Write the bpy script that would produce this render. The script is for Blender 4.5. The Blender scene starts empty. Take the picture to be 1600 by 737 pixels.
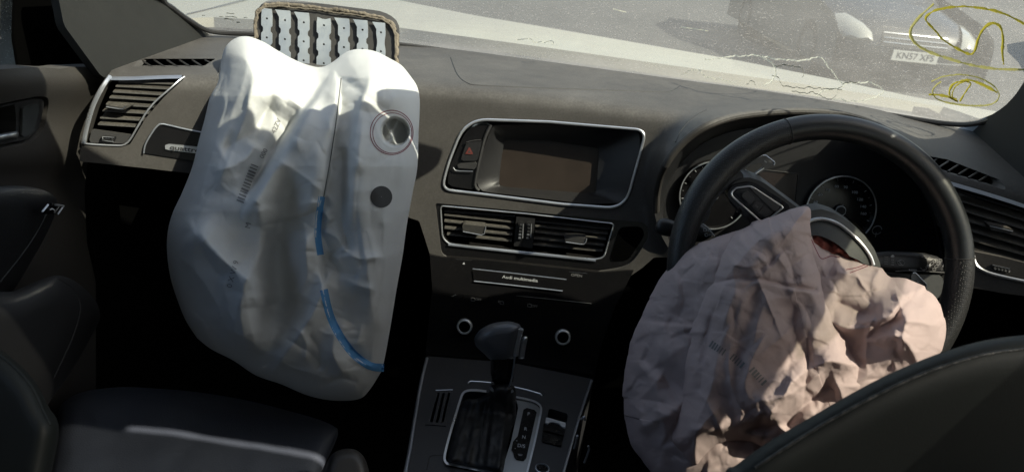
import bpy, math, random
import numpy as np
from mathutils import Vector, Matrix, geometry
from mathutils.bvhtree import BVHTree
random.seed(4)
R = math.radians
S = bpy.context.scene

# ------------------------------------------------------------------ camera, sky, sun, exposure
FP, PIT, ROL, CZ = 1164.0, R(24), R(6.3), 1.45
CAM = Vector((0, 0, CZ))
cd = bpy.data.cameras.new('Camera'); cam = bpy.data.objects.new('Camera', cd); S.collection.objects.link(cam)
cd.sensor_fit = 'HORIZONTAL'; cd.angle = 2 * math.atan(800 / FP); cd.clip_start = 0.02; cd.clip_end = 400
fwd = Vector((0, math.cos(PIT), -math.sin(PIT))); dwn = Vector((0, -math.sin(PIT), -math.cos(PIT))); rgt = Vector((1, 0, 0))
ix = rgt * math.cos(ROL) - dwn * math.sin(ROL); iy = -(rgt * math.sin(ROL) + dwn * math.cos(ROL))
m = Matrix((ix, iy, -fwd)).transposed().to_4x4(); m.translation = CAM
cam.matrix_world = m; S.camera = cam
cd.dof.use_dof = True; cd.dof.focus_distance = 1.05; cd.dof.aperture_fstop = 11

SUN_EL, SUN_AZ = R(45), R(114)          # azimuth measured from +Y (forward) towards +X (right)
SUN_DIR = Vector((math.sin(SUN_AZ) * math.cos(SUN_EL), math.cos(SUN_AZ) * math.cos(SUN_EL), math.sin(SUN_EL)))
world = bpy.data.worlds.new('World'); S.world = world; world.use_nodes = True
wn = world.node_tree; bg = wn.nodes['Background']
sky = wn.nodes.new('ShaderNodeTexSky'); sky.sky_type = 'NISHITA'; sky.sun_disc = False
sky.sun_elevation = SUN_EL; sky.sun_rotation = SUN_AZ; sky.dust_density = 2.0
wn.links.new(sky.outputs[0], bg.inputs[0]); bg.inputs[1].default_value = 0.125
sd = bpy.data.lights.new('Sun', 'SUN'); sd.energy = 5.0; sd.angle = R(0.5); sd.color = (1, 0.935, 0.83)
sun = bpy.data.objects.new('Sun', sd); S.collection.objects.link(sun)
sun.rotation_euler = SUN_DIR.to_track_quat('Z', 'Y').to_euler()
S.view_settings.view_transform = 'Standard'; S.view_settings.look = 'None'
S.view_settings.exposure = 1.1; S.view_settings.gamma = 1
S.cycles.max_bounces = 8; S.cycles.transparent_max_bounces = 12; S.cycles.caustics_reflective = False; S.cycles.caustics_refractive = False
S.cycles.use_denoising = True

# ------------------------------------------------------------------ geometry helpers
def rays(u, v):
    u = np.asarray(u, float); v = np.asarray(v, float)
    dx = (u - 800) / FP; dy = (v - 368.5) / FP
    a = dx * math.cos(ROL) + dy * math.sin(ROL); b = -dx * math.sin(ROL) + dy * math.cos(ROL)
    return np.stack([a, math.cos(PIT) - b * math.sin(PIT), -math.sin(PIT) - b * math.cos(PIT)], -1)
CA = np.array([0, 0, CZ])
def at(u, v, Y):
    r = rays(u, v); return CA + r * (np.asarray(Y, float) / r[..., 1])[..., None]
def on_plane(p0, n):
    p0 = np.array(p0, float); n = np.array(n, float)
    def f(u, v):
        r = rays(u, v); k = ((p0 - CA) @ n) / (r @ n)
        return CA + r * k[..., None]
    return f
def flat(Y, tilt=0.0, z0=1.0):        # near vertical plane facing the seats, top leaning away by tilt
    return on_plane((0, Y, z0), (0, -math.cos(tilt), math.sin(tilt)))
def shifted(f, d):                     # a surface d metres nearer to the viewer side along its own normal
    def g(u, v):
        u = np.asarray(u, float); v = np.asarray(v, float)
        p = f(u, v); e = 2.0
        a = f(u + e, v) - f(u - e, v); b = f(u, v + e) - f(u, v - e)
        n = np.cross(b, a); n /= np.linalg.norm(n, axis=-1, keepdims=True) + 1e-12
        s = np.sign(((CA - p) * n).sum(-1, keepdims=True))
        return p + n * s * d
    return g
def smax(a, b, w): return np.logaddexp(a / w, b / w) * w

ZT = 1.17
def dash_k(u, v):
    r = rays(u, v)
    kt = (ZT - CZ) / np.minimum(r[..., 2], -0.02)
    kt = np.clip(kt, 0, 3)
    for _ in range(3):
        x = kt * r[..., 0]; zt = ZT + 0.012 - 0.02 * x * x
        kt = np.clip((zt - CZ) / np.minimum(r[..., 2], -0.02), 0, 3)
    k = np.full(np.shape(kt), 1.1)
    for _ in range(12):
        x = k * r[..., 0]; z = CZ + k * r[..., 2]
        Y = 1.14 - 0.42 * x * x - 0.26 * (ZT - z)
        k = 0.5 * k + 0.5 * Y / r[..., 1]
    return smax(kt, k, 0.018)
def dash_surf(u, v):
    return CA + rays(u, v) * dash_k(u, v)[..., None]
def base_y(x): return 1.5 - 0.33 * x * x
GT = math.tan(R(30))
def glass_surf(u, v):
    r = rays(u, v); k = np.full(np.shape(r[..., 0]), 1.4)
    for _ in range(25):
        x = k * r[..., 0]
        # z = 1.16 + (by - Y) * GT  ->  CZ + k rz = 1.16 + GT (by - k ry)
        k = 0.4 * k + 0.6 * (1.16 - CZ + GT * base_y(x)) / (r[..., 2] + GT * r[..., 1])
    return CA + r * k[..., None]

def catmull(pts, n=8, closed=False):
    p = np.array(pts, float); N = len(p); out = []
    rng = range(N if closed else N - 1)
    for i in rng:
        if closed: a, b, c, d = p[(i - 1) % N], p[i], p[(i + 1) % N], p[(i + 2) % N]
        else: a, b, c, d = p[max(i - 1, 0)], p[i], p[i + 1], p[min(i + 2, N - 1)]
        for j in range(n):
            t = j / n
            out.append(0.5 * ((2 * b) + (-a + c) * t + (2 * a - 5 * b + 4 * c - d) * t * t + (-a + 3 * b - 3 * c + d) * t ** 3))
    if not closed: out.append(p[-1])
    return np.array(out)
def resample(p, step=None, n=None, closed=False):
    p = np.array(p, float)
    if closed: p = np.vstack([p, p[:1]])
    d = np.r_[0, np.cumsum(np.linalg.norm(np.diff(p, axis=0), axis=1))]
    if n is None: n = max(2, int(round(d[-1] / step)) + 1)
    s = np.linspace(0, d[-1], n)
    q = np.stack([np.interp(s, d, p[:, k]) for k in range(p.shape[1])], 1)
    return q[:-1] if closed else q
def rounded(pts, r, n=5):              # polygon with rounded corners; r one number or a list
    N = len(pts); rr = r if isinstance(r, (list, tuple)) else [r] * N; out = []
    P = np.array(pts, float)
    for i in range(N):
        a, b, c = P[i - 1], P[i], P[(i + 1) % N]
        la, lc = np.linalg.norm(a - b), np.linalg.norm(c - b)
        d = min(rr[i], la * 0.48, lc * 0.48)
        p, q = b + (a - b) / la * d, b + (c - b) / lc * d
        for j in range(n + 1):
            t = j / n; out.append((1 - t) ** 2 * p + 2 * t * (1 - t) * b + t * t * q)
    return np.array(out)
def inside(poly, q):
    x, y = q[:, 0], q[:, 1]; c = np.zeros(len(q), bool); n = len(poly)
    for i in range(n):
        x1, y1 = poly[i]; x2, y2 = poly[(i + 1) % n]
        if y1 == y2: continue
        t = ((y1 > y) != (y2 > y)) & (x < (x2 - x1) * (y - y1) / (y2 - y1) + x1)
        c ^= t
    return c
def polydist(poly, q, closed=True):    # distance to polyline, signed side, position along
    P = np.array(poly, float); A = P if closed else P[:-1]; B = np.roll(P, -1, 0) if closed else P[1:]
    best = np.full(len(q), 1e9); side = np.zeros(len(q)); par = np.zeros(len(q))
    for i, (a, b) in enumerate(zip(A, B)):
        ab = b - a; L = ab @ ab + 1e-9
        t = np.clip(((q - a) @ ab) / L, 0, 1); d = np.hypot(*(q - a - t[:, None] * ab).T)
        m_ = d < best; best[m_] = d[m_]
        cr = (ab[0] * (q[:, 1] - a[1]) - ab[1] * (q[:, 0] - a[0]))
        side[m_] = np.sign(cr[m_]); par[m_] = (i + t[m_]) / len(A)
    return best, side, par

COLL = S.collection
def tag(o, label=None, cat=None, group=None, kind=None):
    if label: o['label'] = label
    if cat: o['category'] = cat
    if group: o['group'] = group
    if kind: o['kind'] = kind
    return o
def thing(name, label, cat, loc=(0, 0, 0), group=None):
    o = bpy.data.objects.new(name, None); COLL.objects.link(o); o.location = loc; o.empty_display_size = 0.05
    return tag(o, label, cat, group)
def mesh(name, verts, faces, mat, parent=None, smooth=True, sharp=35):
    me = bpy.data.meshes.new(name)
    me.from_pydata([tuple(map(float, p)) for p in verts], [], [tuple(map(int, f)) for f in faces])
    me.validate(); me.materials.append(mat)
    if smooth:
        me.polygons.foreach_set('use_smooth', [True] * len(me.polygons))
        if sharp: me.set_sharp_from_angle(angle=R(sharp))
    o = bpy.data.objects.new(name, me); COLL.objects.link(o)
    if parent:
        o.parent = parent
        if parent.type == 'EMPTY' or True:
            loc = Vector((0, 0, 0)); q = parent
            while q: loc += q.location; q = q.parent
            o.location = -loc if loc.length else (0, 0, 0)
    me.update()
    return o
def join(parts):
    V, F_ = [], []; o = 0
    for v, f in parts:
        V += [tuple(p) for p in v]; F_ += [tuple(i + o for i in q) for q in f]; o += len(v)
    return V, F_
def box(c, s, ax=None):                # box verts about c, size s, optional 3 axes
    ax = ax or ((1, 0, 0), (0, 1, 0), (0, 0, 1)); A = np.array(ax, float); c = np.array(c, float)
    v = [c + A[0] * s[0] / 2 * i + A[1] * s[1] / 2 * j + A[2] * s[2] / 2 * k for i in (-1, 1) for j in (-1, 1) for k in (-1, 1)]
    return v, [(0, 1, 3, 2), (4, 6, 7, 5), (0, 4, 5, 1), (2, 3, 7, 6), (0, 2, 6, 4), (1, 5, 7, 3)]
def bevel(o, w=0.002, n=2):
    md = o.modifiers.new('Bevel', 'BEVEL'); md.width = w; md.segments = n; md.limit_method = 'ANGLE'; md.angle_limit = R(40)
    return o
def tube(pts, r, closed=False, n=8, flatn=None, fl=1.0):   # swept tube, r scalar/array; flatn+fl squashes along a normal
    P = np.array(pts, float); N = len(P)
    T = (np.roll(P, -1, 0) - np.roll(P, 1, 0)) if closed else np.gradient(P, axis=0)
    T /= np.linalg.norm(T, axis=1, keepdims=True) + 1e-12
    rr = np.full(N, r) if np.isscalar(r) else np.array(r, float)
    V = []; up = np.array(flatn, float) if flatn is not None and np.ndim(flatn) == 1 else None
    nv = None
    for i in range(N):
        if flatn is not None and np.ndim(flatn) == 2: up = np.array(flatn[i])
        if up is not None: a = up - T[i] * (up @ T[i])
        elif nv is None:
            h = np.array([0, 0, 1.0]) if abs(T[i][2]) < .9 else np.array([1.0, 0, 0]); a = h - T[i] * (h @ T[i])
        else: a = nv - T[i] * (nv @ T[i])
        a = a / (np.linalg.norm(a) + 1e-12); nv = a; b = np.cross(T[i], a)
        for j in range(n):
            t = 2 * math.pi * j / n
            V.append(P[i] + rr[i] * (math.cos(t) * a * fl + math.sin(t) * b))
    F_ = []
    for i in range(N if closed else N - 1):
        k = (i + 1) % N
        for j in range(n): F_.append((i * n + j, i * n + (j + 1) % n, k * n + (j + 1) % n, k * n + j))
    if not closed:
        F_.append(tuple(range(n))[::-1]); F_.append(tuple((N - 1) * n + j for j in range(n)))
    return V, F_
def loft(rows, closed=False):
    V = np.vstack(rows); n = len(rows[0]); F_ = []
    for i in range(len(rows) - 1):
        for j in range(n if closed else n - 1):
            k = (j + 1) % n; F_.append((i * n + j, i * n + k, (i + 1) * n + k, (i + 1) * n + j))
    return V, F_
def cdt(poly, holes=(), g=8.0, step=None, rings=()):
    poly = resample(poly, step=step or g, closed=True)
    hs = [resample(h, step=step or g * 0.7, closed=True) for h in holes]
    lo, hi = poly.min(0), poly.max(0)
    gx, gy = np.meshgrid(np.arange(lo[0] + g / 2, hi[0], g), np.arange(lo[1] + g / 2, hi[1], g))
    q = np.c_[gx.ravel(), gy.ravel()]; q[:, 0] += (np.floor((q[:, 1] - lo[1]) / g) % 2) * g / 2
    ok = inside(poly, q) & (polydist(poly, q)[0] > g * 0.45)
    for h in hs: ok &= ~inside(h, q) & (polydist(h, q)[0] > g * 0.45)
    q = q[ok]
    if rings:
        t_ = np.roll(poly, -1, 0) - np.roll(poly, 1, 0); t_ /= np.linalg.norm(t_, axis=1, keepdims=True) + 1e-9; n_ = np.c_[-t_[:, 1], t_[:, 0]]
        if not inside(poly, poly[:1] + n_[:1] * .5)[0]: n_ = -n_
        q = q[polydist(poly, q)[0] > rings[-1] + g * .4]
        for d_ in rings:
            c_ = poly + n_ * d_; c_ = c_[inside(poly, c_)]; c_ = c_[polydist(poly, c_)[0] > d_ * .85]; q = np.vstack([q, c_])
    V = [Vector(p) for p in poly]; E_ = [(i, (i + 1) % len(poly)) for i in range(len(poly))]
    for h in hs:
        o = len(V); V += [Vector(p) for p in h]; E_ += [(o + i, o + (i + 1) % len(h)) for i in range(len(h))]
    V += [Vector(p) for p in q]
    r = geometry.delaunay_2d_cdt(V, E_, [], 0, 1e-5)
    vv = np.array([tuple(p) for p in r[0]]); ff = np.array([f for f in r[2] if len(f) == 3])
    c = vv[ff].mean(1); ok = inside(poly, c)
    for h in hs: ok &= ~inside(h, c)
    return vv, ff[ok], poly, hs
def sheet(name, poly, surf, mat, parent=None, holes=(), g=8.0, thick=0.0, hole_depth=0.0, dirn=(0, 1, 0), step=None, sharp=50, roll=0.0):
    vv, ff, po, hs = cdt(poly, holes, g, step)
    P = surf(vv[:, 0], vv[:, 1]); dirn = np.array(dirn, float); V = list(P); F_ = [tuple(f) for f in ff]
    def wall(loop, d, r=0.0):
        L = surf(loop[:, 0], loop[:, 1]); o = len(V); n = len(loop)
        rows = [L, L + dirn * d]
        if r:
            c = loop.mean(0); inn = loop + (c - loop) / np.linalg.norm(c - loop, axis=1, keepdims=True) * r * 1000
            Li = surf(inn[:, 0], inn[:, 1])
            rows = [L, L * .5 + Li * .5 + dirn * r * .25, Li + dirn * r, Li + dirn * d]
        for rw in rows: V.extend(rw)
        for k in range(len(rows) - 1):
            for i in range(n): F_.append((o + k * n + i, o + k * n + (i + 1) % n, o + (k + 1) * n + (i + 1) % n, o + (k + 1) * n + i))
    if thick:
        wall(po, thick)
    for i, h in enumerate(hs):
        hd = hole_depth[i] if isinstance(hole_depth, (list, tuple)) else hole_depth
        if hd: wall(h, hd, roll)
    return mesh(name, V, F_, mat, parent, sharp=sharp)
def line(name, px, surf, r, mat, parent, closed=False, n=8, fl=1.0, step=6, off=0.0, smoothn=0):
    p = np.array(px, float)
    if smoothn: p = catmull(p, smoothn, closed)
    p = resample(p, step=step, closed=closed)
    f = shifted(surf, off) if off else surf
    P = f(p[:, 0], p[:, 1]); v, fa = tube(P, r, closed, n, fl=fl, flatn=(0, -0.8, 0.6) if fl != 1.0 else None)
    return mesh(name, v, fa, mat, parent)
def text_2d(body, size=1.0, weight=0.0, cuts=0):      # flat glyph triangles, x right, y up, centred
    c = bpy.data.curves.new('t', 'FONT'); c.body = body; c.size = size; c.align_x = 'CENTER'; c.align_y = 'CENTER'
    c.offset = weight; c.resolution_u = 3; c.fill_mode = 'FRONT'
    o = bpy.data.objects.new('t', c); COLL.objects.link(o)
    dg = bpy.context.evaluated_depsgraph_get(); me = bpy.data.meshes.new_from_object(o.evaluated_get(dg))
    V = np.array([tuple(p.co) for p in me.vertices]) if len(me.vertices) else np.zeros((0, 3))
    F_ = [tuple(p.vertices) for p in me.polygons]
    bpy.data.objects.remove(o); bpy.data.meshes.remove(me); bpy.data.curves.remove(c)
    return V, F_
def place_text(name, body, cx, cy, h, ang, surf, mat, parent, off=0.0006, weight=0.0, sx=1.0, shear=0.0):
    # h = glyph size in photo pixels, ang = degrees, text direction (clockwise positive)
    V, F_ = text_2d(body, 1.0, weight)
    if not len(V): return None
    x = V[:, 0] * h * 1.35 * sx + V[:, 1] * shear * h; y = -V[:, 1] * h * 1.35; a = R(ang)
    u = cx + x * math.cos(a) - y * math.sin(a); v = cy + x * math.sin(a) + y * math.cos(a)
    P = shifted(surf, off)(u, v)
    return mesh(name, P, F_, mat, parent, smooth=False)
def strip2d(px, w):                     # ribbon polygon of width w about a pixel polyline
    p = np.array(px, float); t = np.gradient(p, axis=0); t /= np.linalg.norm(t, axis=1, keepdims=True)
    n = np.c_[-t[:, 1], t[:, 0]] * w / 2
    return p + n, p - n
def ribbon(name, px, w, surf, mat, parent, off=0.0008, step=4, smoothn=6):
    p = resample(catmull(px, smoothn), step=step); a, b = strip2d(p, w); f = shifted(surf, off)
    ra = f(a[:, 0], a[:, 1]); rm = f(p[:, 0], p[:, 1]); rb = f(b[:, 0], b[:, 1]); v, fa = loft([ra, rm, rb])
    return mesh(name, v, fa, mat, parent)

# ------------------------------------------------------------------ numpy noise and cloth folding
def vnoise(x, y, seed=0):
    rng = np.random.default_rng(seed); T = rng.random((64, 64))
    xi = np.floor(x).astype(int); yi = np.floor(y).astype(int); fx = x - xi; fy = y - yi
    fx = fx * fx * (3 - 2 * fx); fy = fy * fy * (3 - 2 * fy)
    g = lambda i, j: T[i % 64, j % 64]
    return (g(xi, yi) * (1 - fx) + g(xi + 1, yi) * fx) * (1 - fy) + (g(xi, yi + 1) * (1 - fx) + g(xi + 1, yi + 1) * fx) * fy - 0.5
def fbm(x, y, s, seed=0, o=3):
    return sum(vnoise(x / s * 2 ** i, y / s * 2 ** i, seed + i) / 2 ** i for i in range(o))
def facets(x, y, cell, slope, seed, sharp=0.22, aniso=1.0, ang=0.0):
    rng = np.random.default_rng(seed); c, s = math.cos(ang), math.sin(ang)
    X = (x * c + y * s) / cell; Y = (-x * s + y * c) / (cell * aniso)
    xi = np.floor(X).astype(int); yi = np.floor(Y).astype(int)
    J = rng.random((64, 64, 5)); best = np.full(x.shape, 1e9); D_, Z_ = [], []
    for i in (-1, 0, 1):
        for j in (-1, 0, 1):
            c5 = J[(xi + i) % 64, (yi + j) % 64]
            dx = X - (xi + i + c5[..., 0]); dy = Y - (yi + j + c5[..., 1]); d = dx * dx + dy * dy
            z = (c5[..., 2] - .5) * 0.5 + (c5[..., 3] - .5) * 2 * dx + (c5[..., 4] - .5) * 2 * dy
            D_.append(d); Z_.append(z); best = np.minimum(best, d)
    W_ = [np.exp(-(d - best) / sharp) for d in D_]
    return slope * cell * sum(w * z for w, z in zip(W_, Z_)) / sum(W_)
class Folds:
    def __init__(s, x, y): s.q = np.c_[x.ravel(), y.ravel()]; s.h = np.zeros(len(s.q)); s.w = s.q.copy()
    def warp(s, a, sc, seed):
        s.w = s.q + np.c_[fbm(s.q[:, 0], s.q[:, 1], sc, seed), fbm(s.q[:, 0], s.q[:, 1], sc, seed + 9)] * a; return s
    def ridge(s, pts, A, w, wl=None, taper=0.15, p=1.3):
        d, sd, t = polydist(catmull(pts, 4), s.w, False)
        ww = np.where(sd > 0, w, wl or w); e = np.clip(np.minimum(t, 1 - t) / taper, 0, 1) if taper else 1
        s.h += A * np.exp(-(d / ww) ** p) * e; return s
    def step(s, pts, A, w, fall, taper=0.12):     # cliff: raised on the right-hand (sd<0) side of the line, decays over fall
        d, sd, t = polydist(catmull(pts, 4), s.w, False); x = d * -sd
        e = np.clip(np.minimum(t, 1 - t) / taper, 0, 1) if taper else 1
        s.h += A * e * (0.5 + 0.5 * np.tanh(x / w)) * np.exp(-np.maximum(x, 0) / fall) ; return s
    def lobe(s, poly, A, w, sm=4):
        P = catmull(poly, sm, True); d = polydist(P, s.w)[0]; ins = inside(P, s.w)
        s.h += np.where(ins, A * (1 - (1 - np.minimum(d / w, 1)) ** 2) ** .5, 0); return s
    def darts(s, n, seed, amp, lmin, lmax, w, area, dirs=None, anchor=None):      # random short sharp creases
        rg = np.random.default_rng(seed)
        for i in range(n):
            c = np.array([rg.uniform(area[0], area[2]), rg.uniform(area[1], area[3])]) if anchor is None else np.array(anchor[rg.integers(len(anchor))])
            a = rg.uniform(0, math.pi) if dirs is None else rg.normal(*dirs) + (math.pi if rg.random() < .5 else 0)
            L_ = rg.uniform(lmin, lmax); d = np.array([math.cos(a), math.sin(a)]); nn = np.array([-d[1], d[0]]) * rg.uniform(-.15, .15) * L_
            P = [c, c + d * L_ * .5 + nn, c + d * L_] if anchor is not None else [c - d * L_ / 2, c + nn, c + d * L_ / 2]
            w1 = w * rg.uniform(.6, 1.4); f = rg.uniform(1, 3.2)
            m_ = (np.abs(s.w - (P[0] + P[-1]) / 2) < L_ * .6 + 5 * w1 * f).all(1)
            if not m_.any(): continue
            q = s.w[m_]; dd, sd, t = polydist(np.array([P[0] * (1 - k) + P[-1] * k + (P[1] - (P[0] + P[-1]) / 2) * 4 * k * (1 - k) for k in np.linspace(0, 1, 5)]), q, False)
            s.h[m_] += amp * L_ / lmax * rg.choice((-1, 1), p=(.45, .55)) * np.exp(-(dd / np.where(sd > 0, w1, w1 * f)) ** 1.05) * np.sin(math.pi * np.clip(t, .01, .99)) ** .6
        return s
    def blob(s, c, A, rx, ry, ang=0):
        a = R(ang); dx, dy = (s.w - np.array(c)).T; X = dx * math.cos(a) + dy * math.sin(a); Y = -dx * math.sin(a) + dy * math.cos(a)
        s.h += A * np.exp(-(X / rx) ** 2 - (Y / ry) ** 2); return s
def coons(T, B, L, Rr, nu, nv):
    T = resample(T, n=nu); B = resample(B, n=nu); L = resample(L, n=nv); Rr = resample(Rr, n=nv)
    s = np.linspace(0, 1, nu)[None, :, None]; t = np.linspace(0, 1, nv)[:, None, None]
    P = (1 - t) * T[None] + t * B[None] + (1 - s) * L[:, None] + s * Rr[:, None] \
        - ((1 - s) * (1 - t) * T[0] + s * (1 - t) * T[-1] + (1 - s) * t * B[0] + s * t * B[-1])
    return P
def blur(h, n):
    for _ in range(n):
        for ax in (0, 1):
            p = np.pad(h, [(1, 1) if a == ax else (0, 0) for a in (0, 1)], mode="edge")
            h = (p[:-2] + 2 * p[1:-1] + p[2:]) / 4 if ax == 0 else (p[:, :-2] + 2 * p[:, 1:-1] + p[:, 2:]) / 4
    return h
def grid_faces(nu, nv, skip=None):
    i, j = np.meshgrid(np.arange(nv - 1), np.arange(nu - 1), indexing='ij'); a = (i * nu + j).ravel()
    return [tuple(q) for q in np.c_[a, a + nu, a + nu + 1, a + 1]]

# ------------------------------------------------------------------ materials
def mat(name, col, rough=0.6, metal=0.0, spec=0.5, bump=None, dust=0.0, dustcol=(0.32, 0.29, 0.24), coat=0.0, sheen=0.0,
        var=0.0, bumpk=0.3, rvar=0.0):
    m = bpy.data.materials.new(name); m.use_nodes = True; nt = m.node_tree; N = nt.nodes; L = nt.links
    b = N['Principled BSDF']; b.inputs['Roughness'].default_value = rough; b.inputs['Metallic'].default_value = metal
    b.inputs['Specular IOR Level'].default_value = spec; b.inputs['Coat Weight'].default_value = coat
    b.inputs['Sheen Weight'].default_value = sheen; b.inputs['Base Color'].default_value = (*col, 1)
    tc = N.new('ShaderNodeTexCoord'); geo = N.new('ShaderNodeNewGeometry')
    src = None
    def noise(scale, det=3, rgh=0.6):
        n = N.new('ShaderNodeTexNoise'); n.inputs['Scale'].default_value = scale; n.inputs['Detail'].default_value = det
        n.inputs['Roughness'].default_value = rgh; L.new(tc.outputs['Object'], n.inputs['Vector']); return n
    def ramp(fac, a, b_, c0=0.0, c1=1.0):
        r = N.new('ShaderNodeMapRange'); r.inputs['From Min'].default_value = a; r.inputs['From Max'].default_value = b_
        r.inputs['To Min'].default_value = c0; r.inputs['To Max'].default_value = c1; L.new(fac, r.inputs['Value']); return r.outputs[0]
    if var:
        n = noise(9, 4); mx = N.new('ShaderNodeMix'); mx.data_type = 'RGBA'
        mx.inputs[6].default_value = (*[c * (1 - var) for c in col], 1); mx.inputs[7].default_value = (*[min(1, c * (1 + var)) for c in col], 1)
        L.new(ramp(n.outputs['Fac'], .3, .7), mx.inputs[0]); src = mx.outputs[2]
    if dust:
        n1 = noise(6, 5, .7); n2 = noise(340, 2); n3 = noise(40, 3, .7)
        sep = N.new('ShaderNodeSeparateXYZ'); L.new(geo.outputs['Normal'], sep.inputs[0])
        up = ramp(sep.outputs[2], -0.1, 0.95)
        a = N.new('ShaderNodeMath'); a.operation = 'MULTIPLY'; L.new(ramp(n1.outputs['Fac'], .25, .75, .35, 1.0), a.inputs[0]); L.new(ramp(n2.outputs['Fac'], .35, .7, .45, 1.0), a.inputs[1])
        a2 = N.new('ShaderNodeMath'); a2.operation = 'MULTIPLY'; L.new(a.outputs[0], a2.inputs[0]); L.new(ramp(n3.outputs['Fac'], .3, .75, .6, 1.0), a2.inputs[1])
        b2 = N.new('ShaderNodeMath'); b2.operation = 'MULTIPLY'; L.new(a2.outputs[0], b2.inputs[0]); L.new(up, b2.inputs[1])
        c2 = N.new('ShaderNodeMath'); c2.operation = 'MULTIPLY'; c2.use_clamp = True; L.new(b2.outputs[0], c2.inputs[0]); c2.inputs[1].default_value = dust
        mx = N.new('ShaderNodeMix'); mx.data_type = 'RGBA'; L.new(c2.outputs[0], mx.inputs[0])
        if src: L.new(src, mx.inputs[6])
        else: mx.inputs[6].default_value = (*col, 1)
        mx.inputs[7].default_value = (*dustcol, 1); src = mx.outputs[2]
        rr = N.new('ShaderNodeMapRange'); rr.inputs['To Min'].default_value = rough; rr.inputs['To Max'].default_value = min(1, rough + .45)
        L.new(c2.outputs[0], rr.inputs['Value']); L.new(rr.outputs[0], b.inputs['Roughness'])
    elif rvar:
        n = noise(14, 4, .7); L.new(ramp(n.outputs['Fac'], .3, .7, max(.03, rough - rvar), rough + rvar), b.inputs['Roughness'])
    if src: L.new(src, b.inputs['Base Color'])
    if bump:
        kind, sc, h = bump
        if kind == 'noise': t = noise(sc, 4).outputs['Fac']
        elif kind == 'leather':
            v = N.new('ShaderNodeTexVoronoi'); v.feature = 'DISTANCE_TO_EDGE'; v.inputs['Scale'].default_value = sc; L.new(tc.outputs['Object'], v.inputs['Vector'])
            t = ramp(v.outputs[0], 0, .25)
        elif kind == 'perf':
            v = N.new('ShaderNodeTexVoronoi'); v.feature = 'F1'; v.inputs['Scale'].default_value = sc; v.inputs['Randomness'].default_value = 0.0
            L.new(tc.outputs['UV'] if h < 0 else tc.outputs['Object'], v.inputs['Vector']); t = ramp(v.outputs['Distance'], .18, .34)
        elif kind == 'weave':
            w1 = N.new('ShaderNodeTexWave'); w1.inputs['Scale'].default_value = sc; w1.bands_direction = 'X'; w1.inputs['Distortion'].default_value = .4
            w2 = N.new('ShaderNodeTexWave'); w2.inputs['Scale'].default_value = sc; w2.bands_direction = 'Z'; w2.inputs['Distortion'].default_value = .4
            for w in (w1, w2): L.new(tc.outputs['Object'], w.inputs['Vector'])
            ad = N.new('ShaderNodeMath'); ad.operation = 'ADD'; L.new(w1.outputs['Fac'], ad.inputs[0]); L.new(w2.outputs['Fac'], ad.inputs[1])
            nz = noise(34, 7, .62); ad2 = N.new('ShaderNodeMath'); ad2.operation = 'MULTIPLY_ADD'; L.new(nz.outputs['Fac'], ad2.inputs[0]); ad2.inputs[1].default_value = 9.0; L.new(ad.outputs[0], ad2.inputs[2])
            t = ad2.outputs[0]
        bp = N.new('ShaderNodeBump'); bp.inputs['Strength'].default_value = bumpk; bp.inputs['Distance'].default_value = abs(h)
        L.new(t, bp.inputs['Height']); L.new(bp.outputs[0], b.inputs['Normal'])
    return m
def fabric(name, col, transl=0.25, scale=900):
    m = mat(name, col, rough=0.72, spec=0.35, bump=('weave', scale, 0.0005), bumpk=.35, var=.05)
    nt = m.node_tree; N = nt.nodes; L = nt.links; b = N['Principled BSDF']; out = N['Material Output']
    t = N.new('ShaderNodeBsdfTranslucent'); t.inputs[0].default_value = (*col, 1); mx = N.new('ShaderNodeMixShader'); mx.inputs[0].default_value = transl
    L.new(b.outputs[0], mx.inputs[1]); L.new(t.outputs[0], mx.inputs[2]); L.new(mx.outputs[0], out.inputs[0])
    return m
M = {}
M['dash'] = mat('soft_dash_plastic', (0.040, 0.037, 0.034), .55, spec=.35, bump=('leather', 700, .0004), bumpk=.25, dust=.50, dustcol=(0.262, 0.253, 0.238))
M['trim_dark'] = mat('dark_trim_plastic', (0.022, 0.022, 0.023), .5, bump=('noise', 900, .0003), bumpk=.2, dust=.12)
M['black'] = mat('black_plastic', (0.010, 0.010, 0.011), .45, bump=('noise', 700, .0002), bumpk=.2, dust=.05)
M['void'] = mat('shade_black_plastic', (0.0018, 0.0018, 0.0018), 1.0, spec=0.0)  # so black it stays dark even in sun, standing in for deep shade
M['gloss'] = mat('gloss_black_plastic', (0.005, 0.005, 0.006), .16, spec=.35, dust=.07)
M['slat'] = mat('vent_slat_plastic', (0.018, 0.018, 0.018), .42, dust=.45)
M['chrome'] = mat('satin_chrome', (0.74, 0.76, 0.79), .33, .88, rvar=.08)
M['chrome_dark'] = mat('dull_chrome', (0.48, 0.51, 0.56), .36, .85, rvar=.08)
M['alu'] = mat('brushed_aluminium', (0.42, 0.43, 0.44), .38, 1.0, rvar=.1)
M['galv'] = mat('galvanised_steel', (0.46, 0.49, 0.49), .45, .7, rvar=.15, var=.12)
M['pillar'] = mat('pillar_trim', (0.009, 0.010, 0.0095), .9, bump=('noise', 500, .0005), bumpk=.3, dust=.1)
M['screen'] = mat('unlit_display', (0.020, 0.014, 0.012), .22, spec=.5, dust=0.0, var=.25)
M['screen_dust'] = mat('dusty_unlit_display', (0.034, 0.026, 0.021), .30, spec=.45, var=.30)
M['leather'] = mat('black_leather', (0.015, 0.015, 0.016), .42, bump=('leather', 420, .0005), bumpk=.4)
M['rim_leather'] = mat('smooth_rim_leather', (0.016, 0.018, 0.020), .33, bump=('leather', 650, .0003), bumpk=.2, rvar=.07)
M['perf'] = mat('perforated_leather', (0.017, 0.018, 0.019), .42, bump=('perf', 400, .0008), bumpk=.8)
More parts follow.
